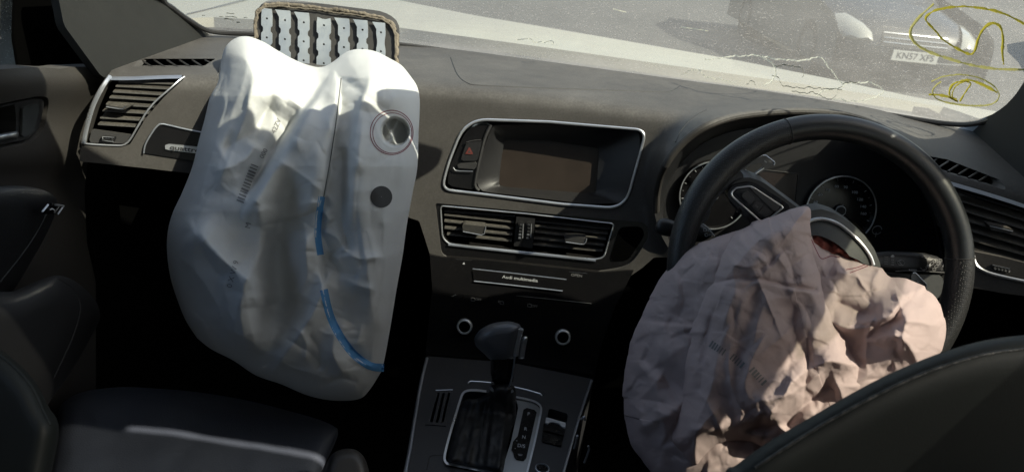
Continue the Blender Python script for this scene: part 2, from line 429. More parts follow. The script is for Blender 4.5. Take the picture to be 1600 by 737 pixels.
M['seat_leather'] = mat('seat_leather', (0.046, 0.052, 0.066), .46, bump=('leather', 330, .0005), bumpk=.4, var=.1)  # bluish lift in the colour stands in for sky sheen on the cushion
M['seat_green'] = mat('seat_back_leather', (0.008, 0.010, 0.0095), .62, spec=.3, bump=('leather', 600, .0003), bumpk=.15, var=.15)
M['carpet'] = mat('black_carpet', (0.014, 0.013, 0.012), .95, spec=.1, bump=('noise', 400, .002))
M['bag_white'] = fabric('white_airbag_nylon', (0.66, 0.67, 0.66), .14, 800)
M['bag_pink'] = fabric('pinkish_airbag_nylon', (0.56, 0.45, 0.44), .18, 800)
M['bag_red'] = fabric('reddish_inner_nylon', (0.42, 0.13, 0.10), .3, 800)
M['ink'] = mat('grey_print', (0.20, 0.20, 0.20), .8)
M['ink_black'] = mat('black_print', (0.03, 0.03, 0.03), .7)
M['thread_red'] = mat('dark_red_thread', (0.18, 0.03, 0.05), .8)
M['thread'] = mat('grey_thread', (0.10, 0.105, 0.11), .8)
M['blue_tape'] = mat('blue_reinforcing_tape', (0.09, 0.27, 0.52), .7, bump=('noise', 600, .0004))
M['mark'] = mat('white_print', (0.42, 0.43, 0.44), .6)
M['mark_dim'] = mat('grey_button_print', (0.16, 0.16, 0.16), .6)
M['paddle'] = mat('paddle_grey_metal', (0.13, 0.128, 0.118), .4, .3)
M['mark_mid'] = mat('worn_white_print', (0.25, 0.25, 0.25), .7)
M['hazard'] = mat('hazard_red', (0.12, 0.03, 0.025), .4)
M['foam'] = mat('brown_torn_foam', (0.17, 0.145, 0.11), .9, bump=('noise', 160, .003), bumpk=.9, var=.35)
M['lid_in'] = mat('lid_inner_grey', (0.034, 0.033, 0.032), .8, bump=('noise', 300, .0006), dust=.06)
M['hub'] = mat('hub_cover_grey', (0.032, 0.036, 0.037), .6, bump=('noise', 700, .0004), bumpk=.3, dust=.06)
M['paint'] = mat('bonnet_paint_dusty', (0.27, 0.262, 0.215), .5, coat=.3, var=.06)
M['cowl'] = mat('cowl_plastic', (0.13, 0.158, 0.165), .7, var=.2)
M['asphalt'] = mat('asphalt', (0.030, 0.031, 0.030), .9, bump=('noise', 60, .01), var=.4)
M['car_paint'] = mat('dark_car_paint', (0.022, 0.024, 0.026), .45, coat=.2, var=.1)
M['lamp'] = mat('headlight_lens', (0.27, 0.27, 0.24), .15, spec=.6, coat=.6)
M['plate'] = mat('number_plate_white', (0.38, 0.38, 0.35), .5)
M['tyre'] = mat('tyre_rubber', (0.02, 0.02, 0.02), .9)
M['dkglass'] = mat('dark_car_glass', (0.02, 0.025, 0.03), .1)
M['marker'] = mat('yellow_marker_paint', (0.34, 0.30, 0.04), .6, var=.25, bump=('noise', 200, .001))
M['marker_old'] = mat('faded_yellow_marker_paint', (0.36, 0.34, 0.13), .7, var=.3)
M['residue'] = mat('dried_white_residue', (0.70, 0.70, 0.62), .9, var=.2)
M['crack'] = mat('dark_residue_edge', (0.13, 0.14, 0.12), .9)
M['boot'] = mat('gaiter_leather', (0.012, 0.012, 0.013), .5, bump=('leather', 500, .0004))
M['console'] = mat('console_plastic', (0.021, 0.022, 0.026), .45, bump=('noise', 900, .0003), bumpk=.2, dust=.08)
M['knob_leather'] = mat('gear_knob_leather', (0.085, 0.09, 0.10), .34, coat=.35, bump=('perf', 420, .0006), bumpk=.6)
for k in ('marker', 'marker_old', 'residue', 'crack'):       # paint on glass: light from outside glows through it
    m_ = M[k]; nt = m_.node_tree; b = nt.nodes['Principled BSDF']; t = nt.nodes.new('ShaderNodeBsdfTranslucent'); mx = nt.nodes.new('ShaderNodeMixShader')
    mx.inputs[0].default_value = .55; t.inputs[0].default_value = b.inputs['Base Color'].default_value
    nt.links.new(b.outputs[0], mx.inputs[1]); nt.links.new(t.outputs[0], mx.inputs[2]); nt.links.new(mx.outputs[0], nt.nodes['Material Output'].inputs[0])

def dusty_glass(name, base=.33, tint=(0.92, 0.95, 0.87), streak=True):
    m = bpy.data.materials.new(name); m.use_nodes = True; nt = m.node_tree; N = nt.nodes; L = nt.links
    N.remove(N['Principled BSDF']); out = N['Material Output']
    tr = N.new('ShaderNodeBsdfTransparent'); tr.inputs[0].default_value = (*tint, 1)
    tl = N.new('ShaderNodeBsdfTranslucent'); tl.inputs[0].default_value = (0.44, 0.43, 0.375, 1)
    df = N.new('ShaderNodeBsdfDiffuse'); df.inputs[0].default_value = (0.38, 0.375, 0.33, 1)
    gl = N.new('ShaderNodeBsdfGlossy'); gl.inputs['Roughness'].default_value = .05
    tc = N.new('ShaderNodeTexCoord')
    def noise(scale, det, rgh=.6, vec=None, dist=0):
        n = N.new('ShaderNodeTexNoise'); n.inputs['Scale'].default_value = scale; n.inputs['Detail'].default_value = det; n.inputs['Roughness'].default_value = rgh
        n.inputs['Distortion'].default_value = dist; L.new(vec or tc.outputs['Object'], n.inputs['Vector']); return n.outputs['Fac']
    def rng(f, a, b_, c0, c1):
        r = N.new('ShaderNodeMapRange'); r.inputs[1].default_value = a; r.inputs[2].default_value = b_; r.inputs[3].default_value = c0; r.inputs[4].default_value = c1; L.new(f, r.inputs[0]); return r.outputs[0]
    def mth(op, a, b_):
        n = N.new('ShaderNodeMath'); n.operation = op; n.use_clamp = (op != 'MULTIPLY_ADD')
        for i, q in enumerate((a, b_)):
            if isinstance(q, (int, float)): n.inputs[i].default_value = q
            else: L.new(q, n.inputs[i])
        return n.outputs[0]
    sx_ = N.new('ShaderNodeSeparateXYZ'); L.new(tc.outputs['Object'], sx_.inputs[0])
    f = mth('ADD', rng(noise(5, 6, .7), .3, .7, base * .75, base * 1.25), rng(sx_.outputs[0], .1, .9, 0, .03 if base > .2 else 0))                       # broad film of dust
    mp = N.new('ShaderNodeMapping'); mp.inputs['Rotation'].default_value = (0, 0, R(-14)); mp.inputs['Scale'].default_value = (1, 9, 9); L.new(tc.outputs['Object'], mp.inputs[0])
    st = rng(noise(7, 5, .8, mp.outputs[0]), .55, .8, 0, .08)                    # wiper streaks
    mq = N.new('ShaderNodeMapping'); mq.inputs['Rotation'].default_value = (0, 0, R(20)); mq.inputs['Scale'].default_value = (1, 2.2, 2.2); L.new(tc.outputs['Object'], mq.inputs[0])
    sp = rng(noise(150, 4, .8, mq.outputs[0]), .60, .67, 0, .65)                  # dirt specks
    sp = mth('MULTIPLY', sp, rng(noise(7, 3), .35, .6, .2, 1))
    vs = N.new('ShaderNodeTexVoronoi'); vs.inputs['Scale'].default_value = 130; L.new(mq.outputs[0], vs.inputs['Vector']); vs.inputs['Randomness'].default_value = 1
    sp = mth('ADD', sp, mth('MULTIPLY', rng(vs.outputs['Distance'], .17, .10, 0, .95), rng(noise(26, 3), .40, .52, 0, 1)))
    v = N.new('ShaderNodeTexVoronoi'); v.inputs['Scale'].default_value = 85; v.feature = 'F1'; L.new(tc.outputs['Object'], v.inputs['Vector'])
    dr = mth('MULTIPLY', rng(v.outputs['Distance'], .10, .20, 0, 1), rng(v.outputs['Distance'], .26, .34, .2, 0))  # dried drop rings
    sepc = N.new('ShaderNodeSeparateXYZ'); L.new(tc.outputs['Object'], sepc.inputs[0])
    dr = mth('MULTIPLY', dr, rng(sepc.outputs[0], .45, .80, 0.0, .45))
    low = rng(sepc.outputs[2], 1.16, 1.23, .26, 0)                               # more dirt gathered at the bottom edge
    low2 = mth('MULTIPLY', low, rng(noise(16, 5, .7), .3, .65, .4, 1.2))
    tot = mth('ADD', mth('ADD', f, st), mth('ADD', mth('ADD', sp, dr), low2)); tot = mth('MINIMUM', tot, .93)
    m1 = N.new('ShaderNodeMixShader'); m1.inputs[0].default_value = .35; L.new(tl.outputs[0], m1.inputs[1]); L.new(df.outputs[0], m1.inputs[2])
    m2 = N.new('ShaderNodeMixShader'); L.new(tot, m2.inputs[0]); L.new(tr.outputs[0], m2.inputs[1]); L.new(m1.outputs[0], m2.inputs[2])
    m3 = N.new('ShaderNodeMixShader'); m3.inputs[0].default_value = .02; L.new(m2.outputs[0], m3.inputs[1]); L.new(gl.outputs[0], m3.inputs[2])
    L.new(m3.outputs[0], out.inputs[0]); return m
M['glass'] = dusty_glass('dusty_windscreen_glass')
M['glass_side'] = dusty_glass('tinted_side_glass', .10, (0.60, 0.59, 0.52)); M['glass_mid'] = dusty_glass('dusty_door_glass', .22, (0.42, 0.43, 0.43)); M['glass_dark'] = dusty_glass('dark_side_glass', .05, (0.12, 0.125, 0.125)); M['glass_rear'] = dusty_glass('tinted_rear_glass', .06, (0.125, 0.12, 0.102)); M['glass_roof'] = dusty_glass('dark_roof_glass', .04, (0.13, 0.13, 0.122))

# ------------------------------------------------------------------ ground and things outside the car
v, f = loft([np.array([(x, y, 0.0) for x in np.linspace(-120, 120, 13)]) for y in np.linspace(-60, 200, 14)])
tag(mesh('ground', v, f, M['asphalt'], smooth=False), kind='structure')

# bonnet
bon = thing('car_bonnet', 'pale dusty car bonnet seen beyond the foot of the windscreen', 'car bonnet', (0, 1.9, 1.1))
bpoly = [(-260, -140), (200, -90), (440, -40), (620, 0), (740, 24), (860, 44), (1000, 68), (1150, 94), (1300, 124), (1420, 150), (1600, 182), (1780, 214), (1780, 300), (1560, 196), (1480, 168), (1300, 138), (850, 74), (620, 43), (331, 27), (150, 36), (-260, 56)]
def bon_surf(u, v):
    r = rays(u, v); k = (1.085 - CZ) / np.minimum(r[..., 2], -.05)
    for _ in range(4):
        x = k * r[..., 0]; y = k * r[..., 1]; z = 1.105 - .05 * x * x - .04 * (y - 1.6) ** 2
        k = (z - CZ) / np.minimum(r[..., 2], -.05)
    return CA + r * k[..., None]
sheet('bonnet_panel', bpoly, bon_surf, M['paint'], bon, g=24, thick=.03, dirn=(0, 0, -1))
ribbon('panel_gap', [(292, 23), (330, 14), (400, -5)], 1.4, bon_surf, M['ink_black'], bon, off=.002)
v, f = loft([np.array([(x, base_y(x) + d, z) for x in np.linspace(-.8, .8, 25)]) for d, z in ((-.02, 1.145), (.03, 1.125), (.12, 1.085), (.22, 1.065), (.30, 1.06))])
mesh('cowl_panel', v, f, M['cowl'], bon)

# dark parked car beyond
def car_front(loc, rz):
    t = thing('parked_car', 'dark car parked nose towards the windscreen with pale headlights and white number plate', 'car', loc)
    t.rotation_euler = (0, 0, rz)
    def put(name, vv, ff, mt, par=t, **k):
        o = mesh(name, vv, ff, mt, None, **k); o.parent = par; return o
    xs = np.linspace(-.9, .9, 25); prof = [(-.0, .18), (-.06, .30), (-.08, .48), (-.05, .62), (.02, .70), (.25, .80), (.9, .93), (1.25, .98), (1.75, 1.30), (2.1, 1.44), (3.2, 1.46), (4.0, 1.1), (4.4, 1.0), (4.5, .5), (4.5, .2)]
    rows = []
    for y, z in prof:
        row = []
        for x in xs:
            e = abs(x) / .9; yy = y + (.28 * e ** 3 if y < 1 else 0); zz = z - (.10 * e ** 4 if z > .6 else 0)
            xx = x * (1 - .16 * max(0, z - .98) / .46 - (.04 if z < .35 else 0))
            row.append((xx, yy, zz))
        rows.append(np.array(row))
    vv, ff = loft(rows); put('body', vv, ff, M['car_paint'])
    vv, ff = loft([np.array([(s * .9 * q, y, z) for y, z in prof for q in (1,)]) if w == 0 else np.array([(s * .9, y, .2) for y, z in prof]) for w in (0, 1) for s in (1,)]); put('side_panel', vv, ff, M['car_paint'])
    vv, ff = loft([np.array([(-.9, y, z) for y, z in prof]), np.array([(-.9, y, .2) for y, z in prof])]); put('side_panel', vv, ff, M['car_paint'])
    def fr(px, pz):                     # point on the nose
        e = abs(px) / .9; zs = [p[1] for p in prof[:7]]; ys = [p[0] for p in prof[:7]]
        return (px, float(np.interp(pz, zs, ys)) + .28 * e ** 3 - .012, pz - (.10 * e ** 4 if pz > .6 else 0))
    for s in (-1, 1):
        out = [(.46, .60), (.50, .70), (.60, .78), (.74, .82), (.84, .80), (.85, .70), (.78, .60), (.60, .56)]
        out = [(.50, .56), (.52, .66), (.58, .74), (.68, .82), (.78, .82), (.83, .72), (.79, .61), (.66, .55)]
        P = [np.array(fr(s * a, b)) + np.array([0, -.07, 0]) for a, b in out]; c0 = np.mean(P, 0)
        mid = [np.array(fr(s * (a * .6 + .66 * .4), b * .6 + .68 * .4)) + np.array([0, -.11, 0]) for a, b in out]; c = np.array(fr(s * .66, .68)) + np.array([0, -.13, 0])
        ff = [(i, (i + 1) % 8, 8 + (i + 1) % 8, 8 + i) for i in range(8)] + [(8 + i, 8 + (i + 1) % 8, 16) for i in range(8)]
        lm = put('headlight', P + mid + [c], ff, M['lamp'])
    def quad(name, x0, x1, z0, z1, mt, d=0.0):
        P = []; n = 10
        rws = [np.array([np.array(fr(x, z)) + np.array([0, -d, 0]) for x in np.linspace(x0, x1, n)]) for z in (z0, (z0 + z1) / 2, z1)]
        vv, ff = loft(rws); return put(name, vv, ff, mt)
    quad('grille', -.38, .38, .52, .72, M['ink_black'], .004); quad('lower_grille', -.6, .6, .22, .34, M['ink_black'], .004)
    for z in (.56, .61, .66): quad('grille_bar', -.37, .37, z, z + .008, M['alu'], .014)
    quad('bumper_trim', .05, .62, .385, .395, M['chrome'], .02)
    y0 = -.13; vv, ff = box((0, y0, .44), (.52, .012, .115)); p = put('number_plate', vv, ff, M['plate'], smooth=False)
    V, F_ = text_2d('KN57 XFS', .10, .0015); V2 = [(a * 1.0, y0 - .008, .44 + b) for a, b, _ in V]
    o = put('plate_lettering', V2, F_, M['ink_black'], p, smooth=False)
    for sx in (-.8, .8):
        for y in (.75, 3.5):
            th = np.linspace(0, 2 * math.pi, 25)[:-1]
            rw = [np.array([(sx + dx, y + rr * math.cos(a), .32 + rr * math.sin(a)) for a in th]) for dx, rr in ((-.1, .2), (-.1, .32), (.1, .32), (.1, .2))]
            vv, ff = loft(rw, True); put('wheel', vv, ff, M['tyre'])
    return t

gnd = bpy.data.objects['ground']; gnd.location.z = -0.12
car_front((4.28, 8.8, -0.12), R(2))

# ------------------------------------------------------------------ windscreen with its marker lines and residue
ws = thing('windscreen', 'dusty windscreen glass above the dashboard with yellow marker scribbles and dried stains', 'windscreen', (0, 1.4, 1.2))
xs = np.linspace(-.86, .86, 40); rows = []
for s_ in np.linspace(-.01, .93, 20):
    rows.append(np.array([(x, base_y(x) - s_ * math.cos(R(30)), 1.16 + s_ * math.sin(R(30)) - .0) for x in xs]))
v, f = loft(rows); mesh('glass', v, f, M['glass'], ws)
z8 = lambda L: [(1100 + a / 3.2, b / 3.2) for a, b in L]
gin = shifted(glass_surf, .002)
def wob(px, amp, n=6, closed=False, seed=0):
    p = resample(catmull(px, n, closed), step=1.2); 
    return p + np.c_[fbm(p[:, 0], p[:, 1], 5, seed, 3), fbm(p[:, 0], p[:, 1], 5, seed + 7, 3)] * amp
def mline(name, px, w, mt, amp=0.5, seed=0):
    p = wob(px, amp, seed=seed); t = np.gradient(p, axis=0); t /= np.linalg.norm(t, axis=1, keepdims=True) + 1e-9; n = np.c_[-t[:, 1], t[:, 0]]
    q_ = fbm(p[:, 0], p[:, 1], 8 if seed < 30 else 5, seed + 3, 3)
    w = w * 1.3 if seed < 10 else w
    ww = (w * (0.75 + 0.9 * (q_ + .25)) if seed < 30 else w * np.clip(.12 + 3.0 * q_, .01, 1.7))[:, None] / 2
    R_ = [gin((p + n * ww)[:, 0], (p + n * ww)[:, 1]), shifted(glass_surf, .0032)(p[:, 0], p[:, 1]), gin((p - n * ww)[:, 0], (p - n * ww)[:, 1])]
    v, f = loft(R_); return mesh(name, v, f, mt, ws)
mline('marker_line', z8([(1640, 140), (1600, 112), (1520, 70), (1430, 42), (1300, 26), (1180, 40), (1125, 66), (1112, 95), (1160, 150), (1200, 195), (1270, 238), (1330, 265), (1356, 248), (1372, 190), (1400, 138), (1440, 110), (1482, 126), (1496, 180), (1494, 260), (1500, 315)]), 2.9, M['marker'], seed=1)
mline('marker_line', z8([(1152, 12), (1090, 68), (1042, 128), (1034, 168), (1060, 212), (1120, 250), (1220, 286), (1350, 322), (1480, 340), (1640, 342)]), 3.2, M['marker_old'], seed=2)
mline('marker_line', z8([(1140, 402), (1200, 377), (1290, 368), (1380, 385), (1450, 425), (1477, 465), (1465, 500), (1420, 520), (1330, 523), (1230, 510), (1165, 488), (1145, 450), (1165, 420), (1190, 402)]), 1.8, M['marker_old'], seed=3)
mline('marker_line', z8([(1125, 468), (1180, 470), (1230, 482), (1272, 502), (1240, 487), (1228, 460), (1242, 422), (1280, 402), (1330, 396), (1400, 420), (1470, 458)]), 2.9, M['marker'], seed=4)
mline('marker_line', z8([(1282, 500), (1312, 450), (1336, 412), (1300, 402), (1255, 432), (1242, 478), (1265, 493)]), 1.9, M['marker'], seed=5)
for i, L_ in enumerate([[(0, 292), (90, 285), (180, 276), (230, 270), (290, 280), (350, 325), (360, 365), (340, 400), (300, 420)], [(290, 275), (400, 295), (500, 298), (570, 275), (610, 310), (640, 350), (675, 395), (700, 415), (790, 405), (850, 412), (900, 450), (860, 480), (760, 500), (640, 488)],
                        [(700, 428), (640, 440), (590, 455), (560, 480)]]):
    mline('residue_line', z8(L_), 1.7, M['residue'], 3.0, 20 + i)
for i, L_ in enumerate([[(340, 370), (375, 385), (400, 425), (470, 430), (560, 435), (690, 440)], [(355, 322), (430, 320), (490, 340), (492, 385)], [(440, 450), (500, 458), (560, 460), (640, 490), (700, 410), (780, 408)], [(215, 415), (240, 400), (262, 420)]]):
    mline('residue_line', z8(L_), 1.1, M['crack'], 3.0, 30 + i)
mline('residue_line', [(808, 60), (822, 58), (838, 64), (862, 63), (864, 72)], 1.4, M['residue'], 3, 41)
mline('residue_line', [(1065, 116), (1078, 109), (1092, 108), (1104, 118), (1125, 122), (1150, 127)], 1.4, M['residue'], 3, 42)
mline('scratch', [(1064, 40.5), (1085, 43), (1107, 46.5)], 1.3, M['residue'], .1, 43)
mline('scratch', [(958, 12), (979, 17)], 1.0, M['residue'], .1, 44)
for (a, b, w) in ((364, 10, 7), (362, 14, 8), (396, 12, 5)) : pass
for k, (a, b, w) in enumerate([(360, 19, 14), (361, 24, 17), (358, 28, 15), (384, 26, 5), (318, 22, 5), (346, 24, 8), (372, 33, 5)]):
    mline('etched_mark', [(a - w / 2, b - w * .02), (a, b), (a + w / 2, b + w * .08)], 1.3, M['crack'], 1.6, 50 + k)

# ------------------------------------------------------------------ car body shell round the cabin
body = thing('cabin_shell', 'dark cabin shell with windscreen pillars, roof lining, door openings and black carpet', 'car body', (0, 0, .28))
def three(a, b, c):
    n = np.cross(b - a, c - a); return on_plane(a, n / np.linalg.norm(n))
gl = lambda u, v, d=.006: shifted(glass_surf, d)(np.array([u]), np.array([v]))[0]
ds = lambda u, v: dash_surf(np.array([u]), np.array([v]))[0]
# right pillar trim
edgeR = [(1100, 131), (1200, 144), (1300, 160), (1400, 177), (1450, 185), (1485, 189), (1515, 189), (1545, 182), (1568, 168), (1588, 147), (1605, 122), (1640, 60), (1700, -60)]
def blend_surf(fa, fb, w=.012):       # nearest of two surfaces, softly
    def g(u, v):
        r = rays(u, v); ka = (fa(u, v)[..., 1]) / r[..., 1]; kb = (fb(u, v)[..., 1]) / r[..., 1]
        return CA + r * (-smax(-ka, -kb, w))[..., None]
    return g
pR = three(gl(1545, 182), gl(1605, 122), at(1570, 275, 1.09)); pR2 = on_plane((.735, 1, 1), (-1, 0, 0.12))
sR = blend_surf(pR, shifted(glass_surf, .004), .002)
sheet('pillar_trim', [(1440, 184), (1485, 189), (1515, 189), (1545, 182), (1568, 168), (1588, 147), (1605, 122), (1640, 60), (1660, 20), (1690, 120), (1690, 330), (1600, 300), (1560, 275), (1500, 240), (1470, 215), (1440, 196)], pR, M['pillar'], body, g=14, thick=.03, dirn=(.6, .4, -.2))
p = catmull([(1000, 118.5), (1100, 131.5), (1200, 145), (1300, 161), (1400, 178), (1450, 186), (1485, 190.5), (1515, 191), (1547, 184), (1570, 170), (1590, 149), (1607, 124), (1642, 62)], 5)
v, f = tube(shifted(glass_surf, .004)(p[:, 0], p[:, 1]), .0045, n=8); mesh('windscreen_seal', v, f, M['trim_dark'], body)
# left pillar trim
pL = three(gl(300, 34), gl(252, -4), at(200, 90, 1.09))
sheet('pillar_trim', [(331, 50), (315, 42), (300, 33), (282, 21), (268, 10), (252, -5), (225, -60), (80, -60), (100, 40), (160, 122), (200, 110), (270, 78), (345, 52)], pL, M['pillar'], body, g=10, thick=.03, dirn=(-.6, .4, -.2))
p = catmull([(225, -60), (253, -5), (269, 9), (283, 20), (301, 32), (318, 42), (345, 48), (420, 51), (500, 56), (620, 66), (740, 82), (850, 97.5), (1000, 118.5)], 5)
v, f = tube(shifted(glass_surf, .004)(p[:, 0], p[:, 1]), .0045, n=8); mesh('windscreen_seal', v, f, M['trim_dark'], body)
# roof, floor, sides
ROOF_Y = 0.715
zr = lambda x, y: 1.63 - .10 * (abs(x) / .75) ** 3 - .02 * (y + .2) ** 2
def roof_patch(name, x0, x1, y0, y1, mt, n=9):
    rw = [np.array([(x, y, zr(x, y)) for x in np.linspace(x0, x1, n)]) for y in np.linspace(y0, y1, n)]
    v, f = loft(rw); return mesh(name, v, f, mt, body)
roof_patch('roof_lining', -.75, .75, ROOF_Y, .442, M['pillar'], 13); roof_patch('roof_lining', -.41, .30, .4425, .430, M['pillar'], 5); roof_patch('roof_lining', .56, .67, .4425, .430, M['pillar'], 3); roof_patch('roof_lining', -.75, -.40, .442, -.45, M['pillar']); roof_patch('roof_lining', .66, .75, .442, -.45, M['pillar'])  # unseen slot left open before the roof glass, shaped to throw the seat streak
roof_patch('roof_lining', -.75, .75, -.45, -1.3, M['pillar'], 13); roof_patch('roof_glass', -.40, .66, .433, -.45, M['glass_roof'])
def quadm(name, pts, mt, par, nn=1):
    return mesh(name, pts, [tuple(range(len(pts)))], mt, par, smooth=False)
v, f = join([box((0, .1, .26), (1.6, 2.9, .04)), box((0, 1.52, .70), (1.6, .03, .86)), box((-.81, .1, .70), (.03, 2.9, .9)), box((.81, .1, .72), (.03, 2.9, .86)), box((0, -1.32, .70), (1.6, .03, .9))])
mesh('floor_carpet', v, f, M['carpet'], body, smooth=False)
for s_ in (-1, 1):
    a0 = np.array([s_ * .83, 1.26, 1.14]); a1 = np.array([s_ * .74, .70, 1.56])
    v, f = tube([a0 + (a1 - a0) * t for t in np.linspace(0, 1, 6)], .035, n=8); mesh('windscreen_pillar', v, f, M['pillar'], body)
    v, f = box((s_ * .77, .0, 1.35), (.05, .16, .5)); mesh('door_pillar', v, f, M['pillar'], body, smooth=False)
    v, f = box((s_ * .76, -1.2, 1.35), (.05, .16, .5)); mesh('rear_panel', v, f, M['pillar'], body, smooth=False)
    v, f = box((s_ * .80, .2, 1.06), (.04, 2.0, .16)); mesh('sill_panel', v, f, M['pillar'], body, smooth=False)
mir = thing('rear_view_mirror', 'rear view mirror hanging below the front edge of the roof, above the frame', 'mirror', (.12, .83, 1.5))
v, f = box((.15, .80, 1.475), (.24, .03, .07)); bevel(mesh('mirror_housing', v, f, M['black'], mir), .012, 3)
v, f = box((.15, .783, 1.475), (.22, .004, .055)); mesh('mirror_glass', v, f, M['chrome'], mir)
v, f = box((.13, .90, 1.455), (.12, .17, .03), ((1, 0, 0), (0, .87, -.5), (0, .5, .87))); bevel(mesh('sensor_housing', v, f, M['black'], mir), .012, 3)
v, f = join([box((0, ROOF_Y + .01, 1.60), (1.5, .05, .035))]); mesh('roof_rail', v, f, M['pillar'], body, smooth=False)

for name, pts in (('side_window', [(.77, 1.2, 1.12), (.77, .06, 1.12), (.75, .06, 1.6), (.75, .62, 1.6)]), ('side_window', [(.77, -.06, 1.12), (.77, -1.14, 1.12), (.75, -1.14, 1.6), (.75, -.06, 1.6)]),
                  ('side_window_dark', [(-.77, .0, 1.12), (-.77, -1.14, 1.12), (-.75, -1.14, 1.6), (-.75, .0, 1.6)]), ('rear_window', [(-.74, -1.31, 1.14), (.74, -1.31, 1.14), (.72, -1.28, 1.62), (-.72, -1.28, 1.62)])):
    quadm(name.replace('_dark', ''), pts, {'side_window': M['glass_side'], 'side_window_dark': M['glass_dark'], 'rear_window': M['glass_rear']}[name], body)  # unseen panes, added with tints that cut the light let in
# ------------------------------------------------------------------ dashboard
dash = thing('dashboard', 'long dusty dark grey dashboard running under the windscreen', 'dashboard', (0, 1.1, .9))
H_def = [(205.5, 105.6), (214, 96), (225, 92), (337, 92), (315, 105.6)]
H_lv = rounded([(169, 121), (287, 118.5), (289, 122), (257, 151), (227.5, 185), (203, 226), (190, 229.5), (169, 228.5), (128.5, 226), (131, 209), (139.5, 175), (152, 146)], 3, 3)
H_mmi = rounded([(690, 296), (700, 256), (728, 186), (857, 190.5), (1010, 203.5), (1000, 240), (976, 326), (880, 319), (744, 302)], [16, 18, 44, 4, 26, 16, 30, 6, 5], 9)
H_stack = rounded([(680, 317), (1010, 348), (1015, 370), (985, 416), (940, 424), (690, 400)], [4, 10, 8, 22, 10, 10], 4)
H_clu = catmull([(1022, 330), (1024, 295), (1034, 262), (1060, 226), (1095, 199), (1140, 182), (1200, 174), (1260, 172), (1320, 178), (1375, 196), (1420, 232), (1455, 290), (1474, 350), (1480, 400), (1470, 432), (1400, 442), (1200, 438), (1080, 420), (1040, 380)], 5, True)
H_rv = rounded([(1478, 286), (1600, 323), (1700, 358), (1700, 466), (1600, 441), (1545, 429), (1524, 418), (1508, 385)], 4, 3)
H_rd = [(1450, 243.7), (1480, 249), (1562, 281), (1571, 291), (1571, 297), (1483.5, 271), (1462, 259)]
outl = [(168, 119), (180, 102), (196, 88), (225, 84), (270, 68), (299, 57), (331, 48), (420, 52), (500, 57), (620, 66), (700, 77), (850, 97), (1000, 117.5), (1100, 131), (1200, 144), (1300, 160), (1400, 176), (1480, 190), (1530, 205), (1600, 230), (1750, 270), (1750, 510), (1600, 462), (1568, 458), (1523, 450), (1450, 470), (1200, 450), (1041, 402), (1022, 402), (1004, 418), (985, 431), (940, 437), (690, 413), (672, 398), (655, 345), (560, 315), (450, 300), (330, 275), (230, 263), (124, 252), (126, 232), (132, 205), (142, 172), (155, 142)]
_hc = np.array(H_clu)
def hood_surf(u, v):                   # dash surface that swells into the instrument hood
    u = np.asarray(u, float); v = np.asarray(v, float); sh = u.shape
    q = np.c_[u.ravel(), v.ravel()]; k = dash_k(u, v)
    near = (np.abs(q[:, 0] - 1250) < 330)
    d = np.full(len(q), 1e3)
    if near.any():
        dd = polydist(_hc, q[near])[0]; dd[inside(_hc, q[near])] = 0; d[near] = dd
    up = 1 / (1 + np.exp((q[:, 1] - 330) / 22.0))
    side = np.clip((q[:, 0] - 1010) / 30, 0, 1) * np.clip((1500 - q[:, 0]) / 60, 0, 1)
    h = .11 * np.exp(-(d / 17.0) ** 2) * up * side
    return CA + rays(u, v) * (k - h.reshape(sh))[..., None]
sheet('dash_top', outl, hood_surf, M['dash'], dash, holes=[H_def, H_lv, H_mmi, H_stack, H_clu, H_rv, H_rd], g=7.0, step=4.0,
      thick=.02, hole_depth=[.03, .01, .012, .02, 0, .01, .03], dirn=(0, 1, -.1), sharp=40)
# line of the speaker grille panel let into the dash top, and edge seams
line('panel_seam', [(704, 90), (709, 104), (716, 119), (730, 130), (752, 134), (850, 138), (1000, 143), (1045, 143.5), (1062, 135)], hood_surf, .0011, M['ink_black'], dash, smoothn=5, fl=.5)
line('panel_seam', [(1104, 172), (1086, 182), (1066, 202), (1056, 222)], hood_surf, .0011, M['ink_black'], dash, smoothn=5)
# defroster grilles
def defroster(poly, n, skew):
    o = sheet('defroster_vent', poly, lambda u, v: dash_surf(u, v) + np.array([0, .02, -.02]), M['void'], dash, g=8)
    p = np.array(poly); x0, x1 = p[:, 0].min(), p[:, 0].max()
    return o
defroster([(200, 109), (208, 90), (345, 88), (320, 110)], 7, 1)
for i in range(6):
    a = (218 + i * 20, 93.0); b = (236 + i * 20, 105)
    if i == 5: b = (328, 98)
    pa = dash_surf(np.array([a[0], b[0]]), np.array([a[1], b[1]])); v, f = tube(pa + np.array([0, .006, -.003]), .0022, n=6); mesh('grille_rib', v, f, M['trim_dark'], dash)
defroster([(1440, 240), (1560, 275), (1580, 290), (1578, 303), (1480, 276), (1455, 262)], 7, 1)
for i in range(6):
    t = i / 6; a = (1456 + t * 96 + 14, 244 + t * 32 + 3.5); b = (1456 + t * 96 - 4 + 2, 258 + t * 31)
    pa = dash_surf(np.array([a[0], b[0]]), np.array([a[1], b[1]])); v, f = tube(pa + np.array([0, .007, -.002]), .0016, n=6); mesh('grille_rib', v, f, M['slat'], dash)

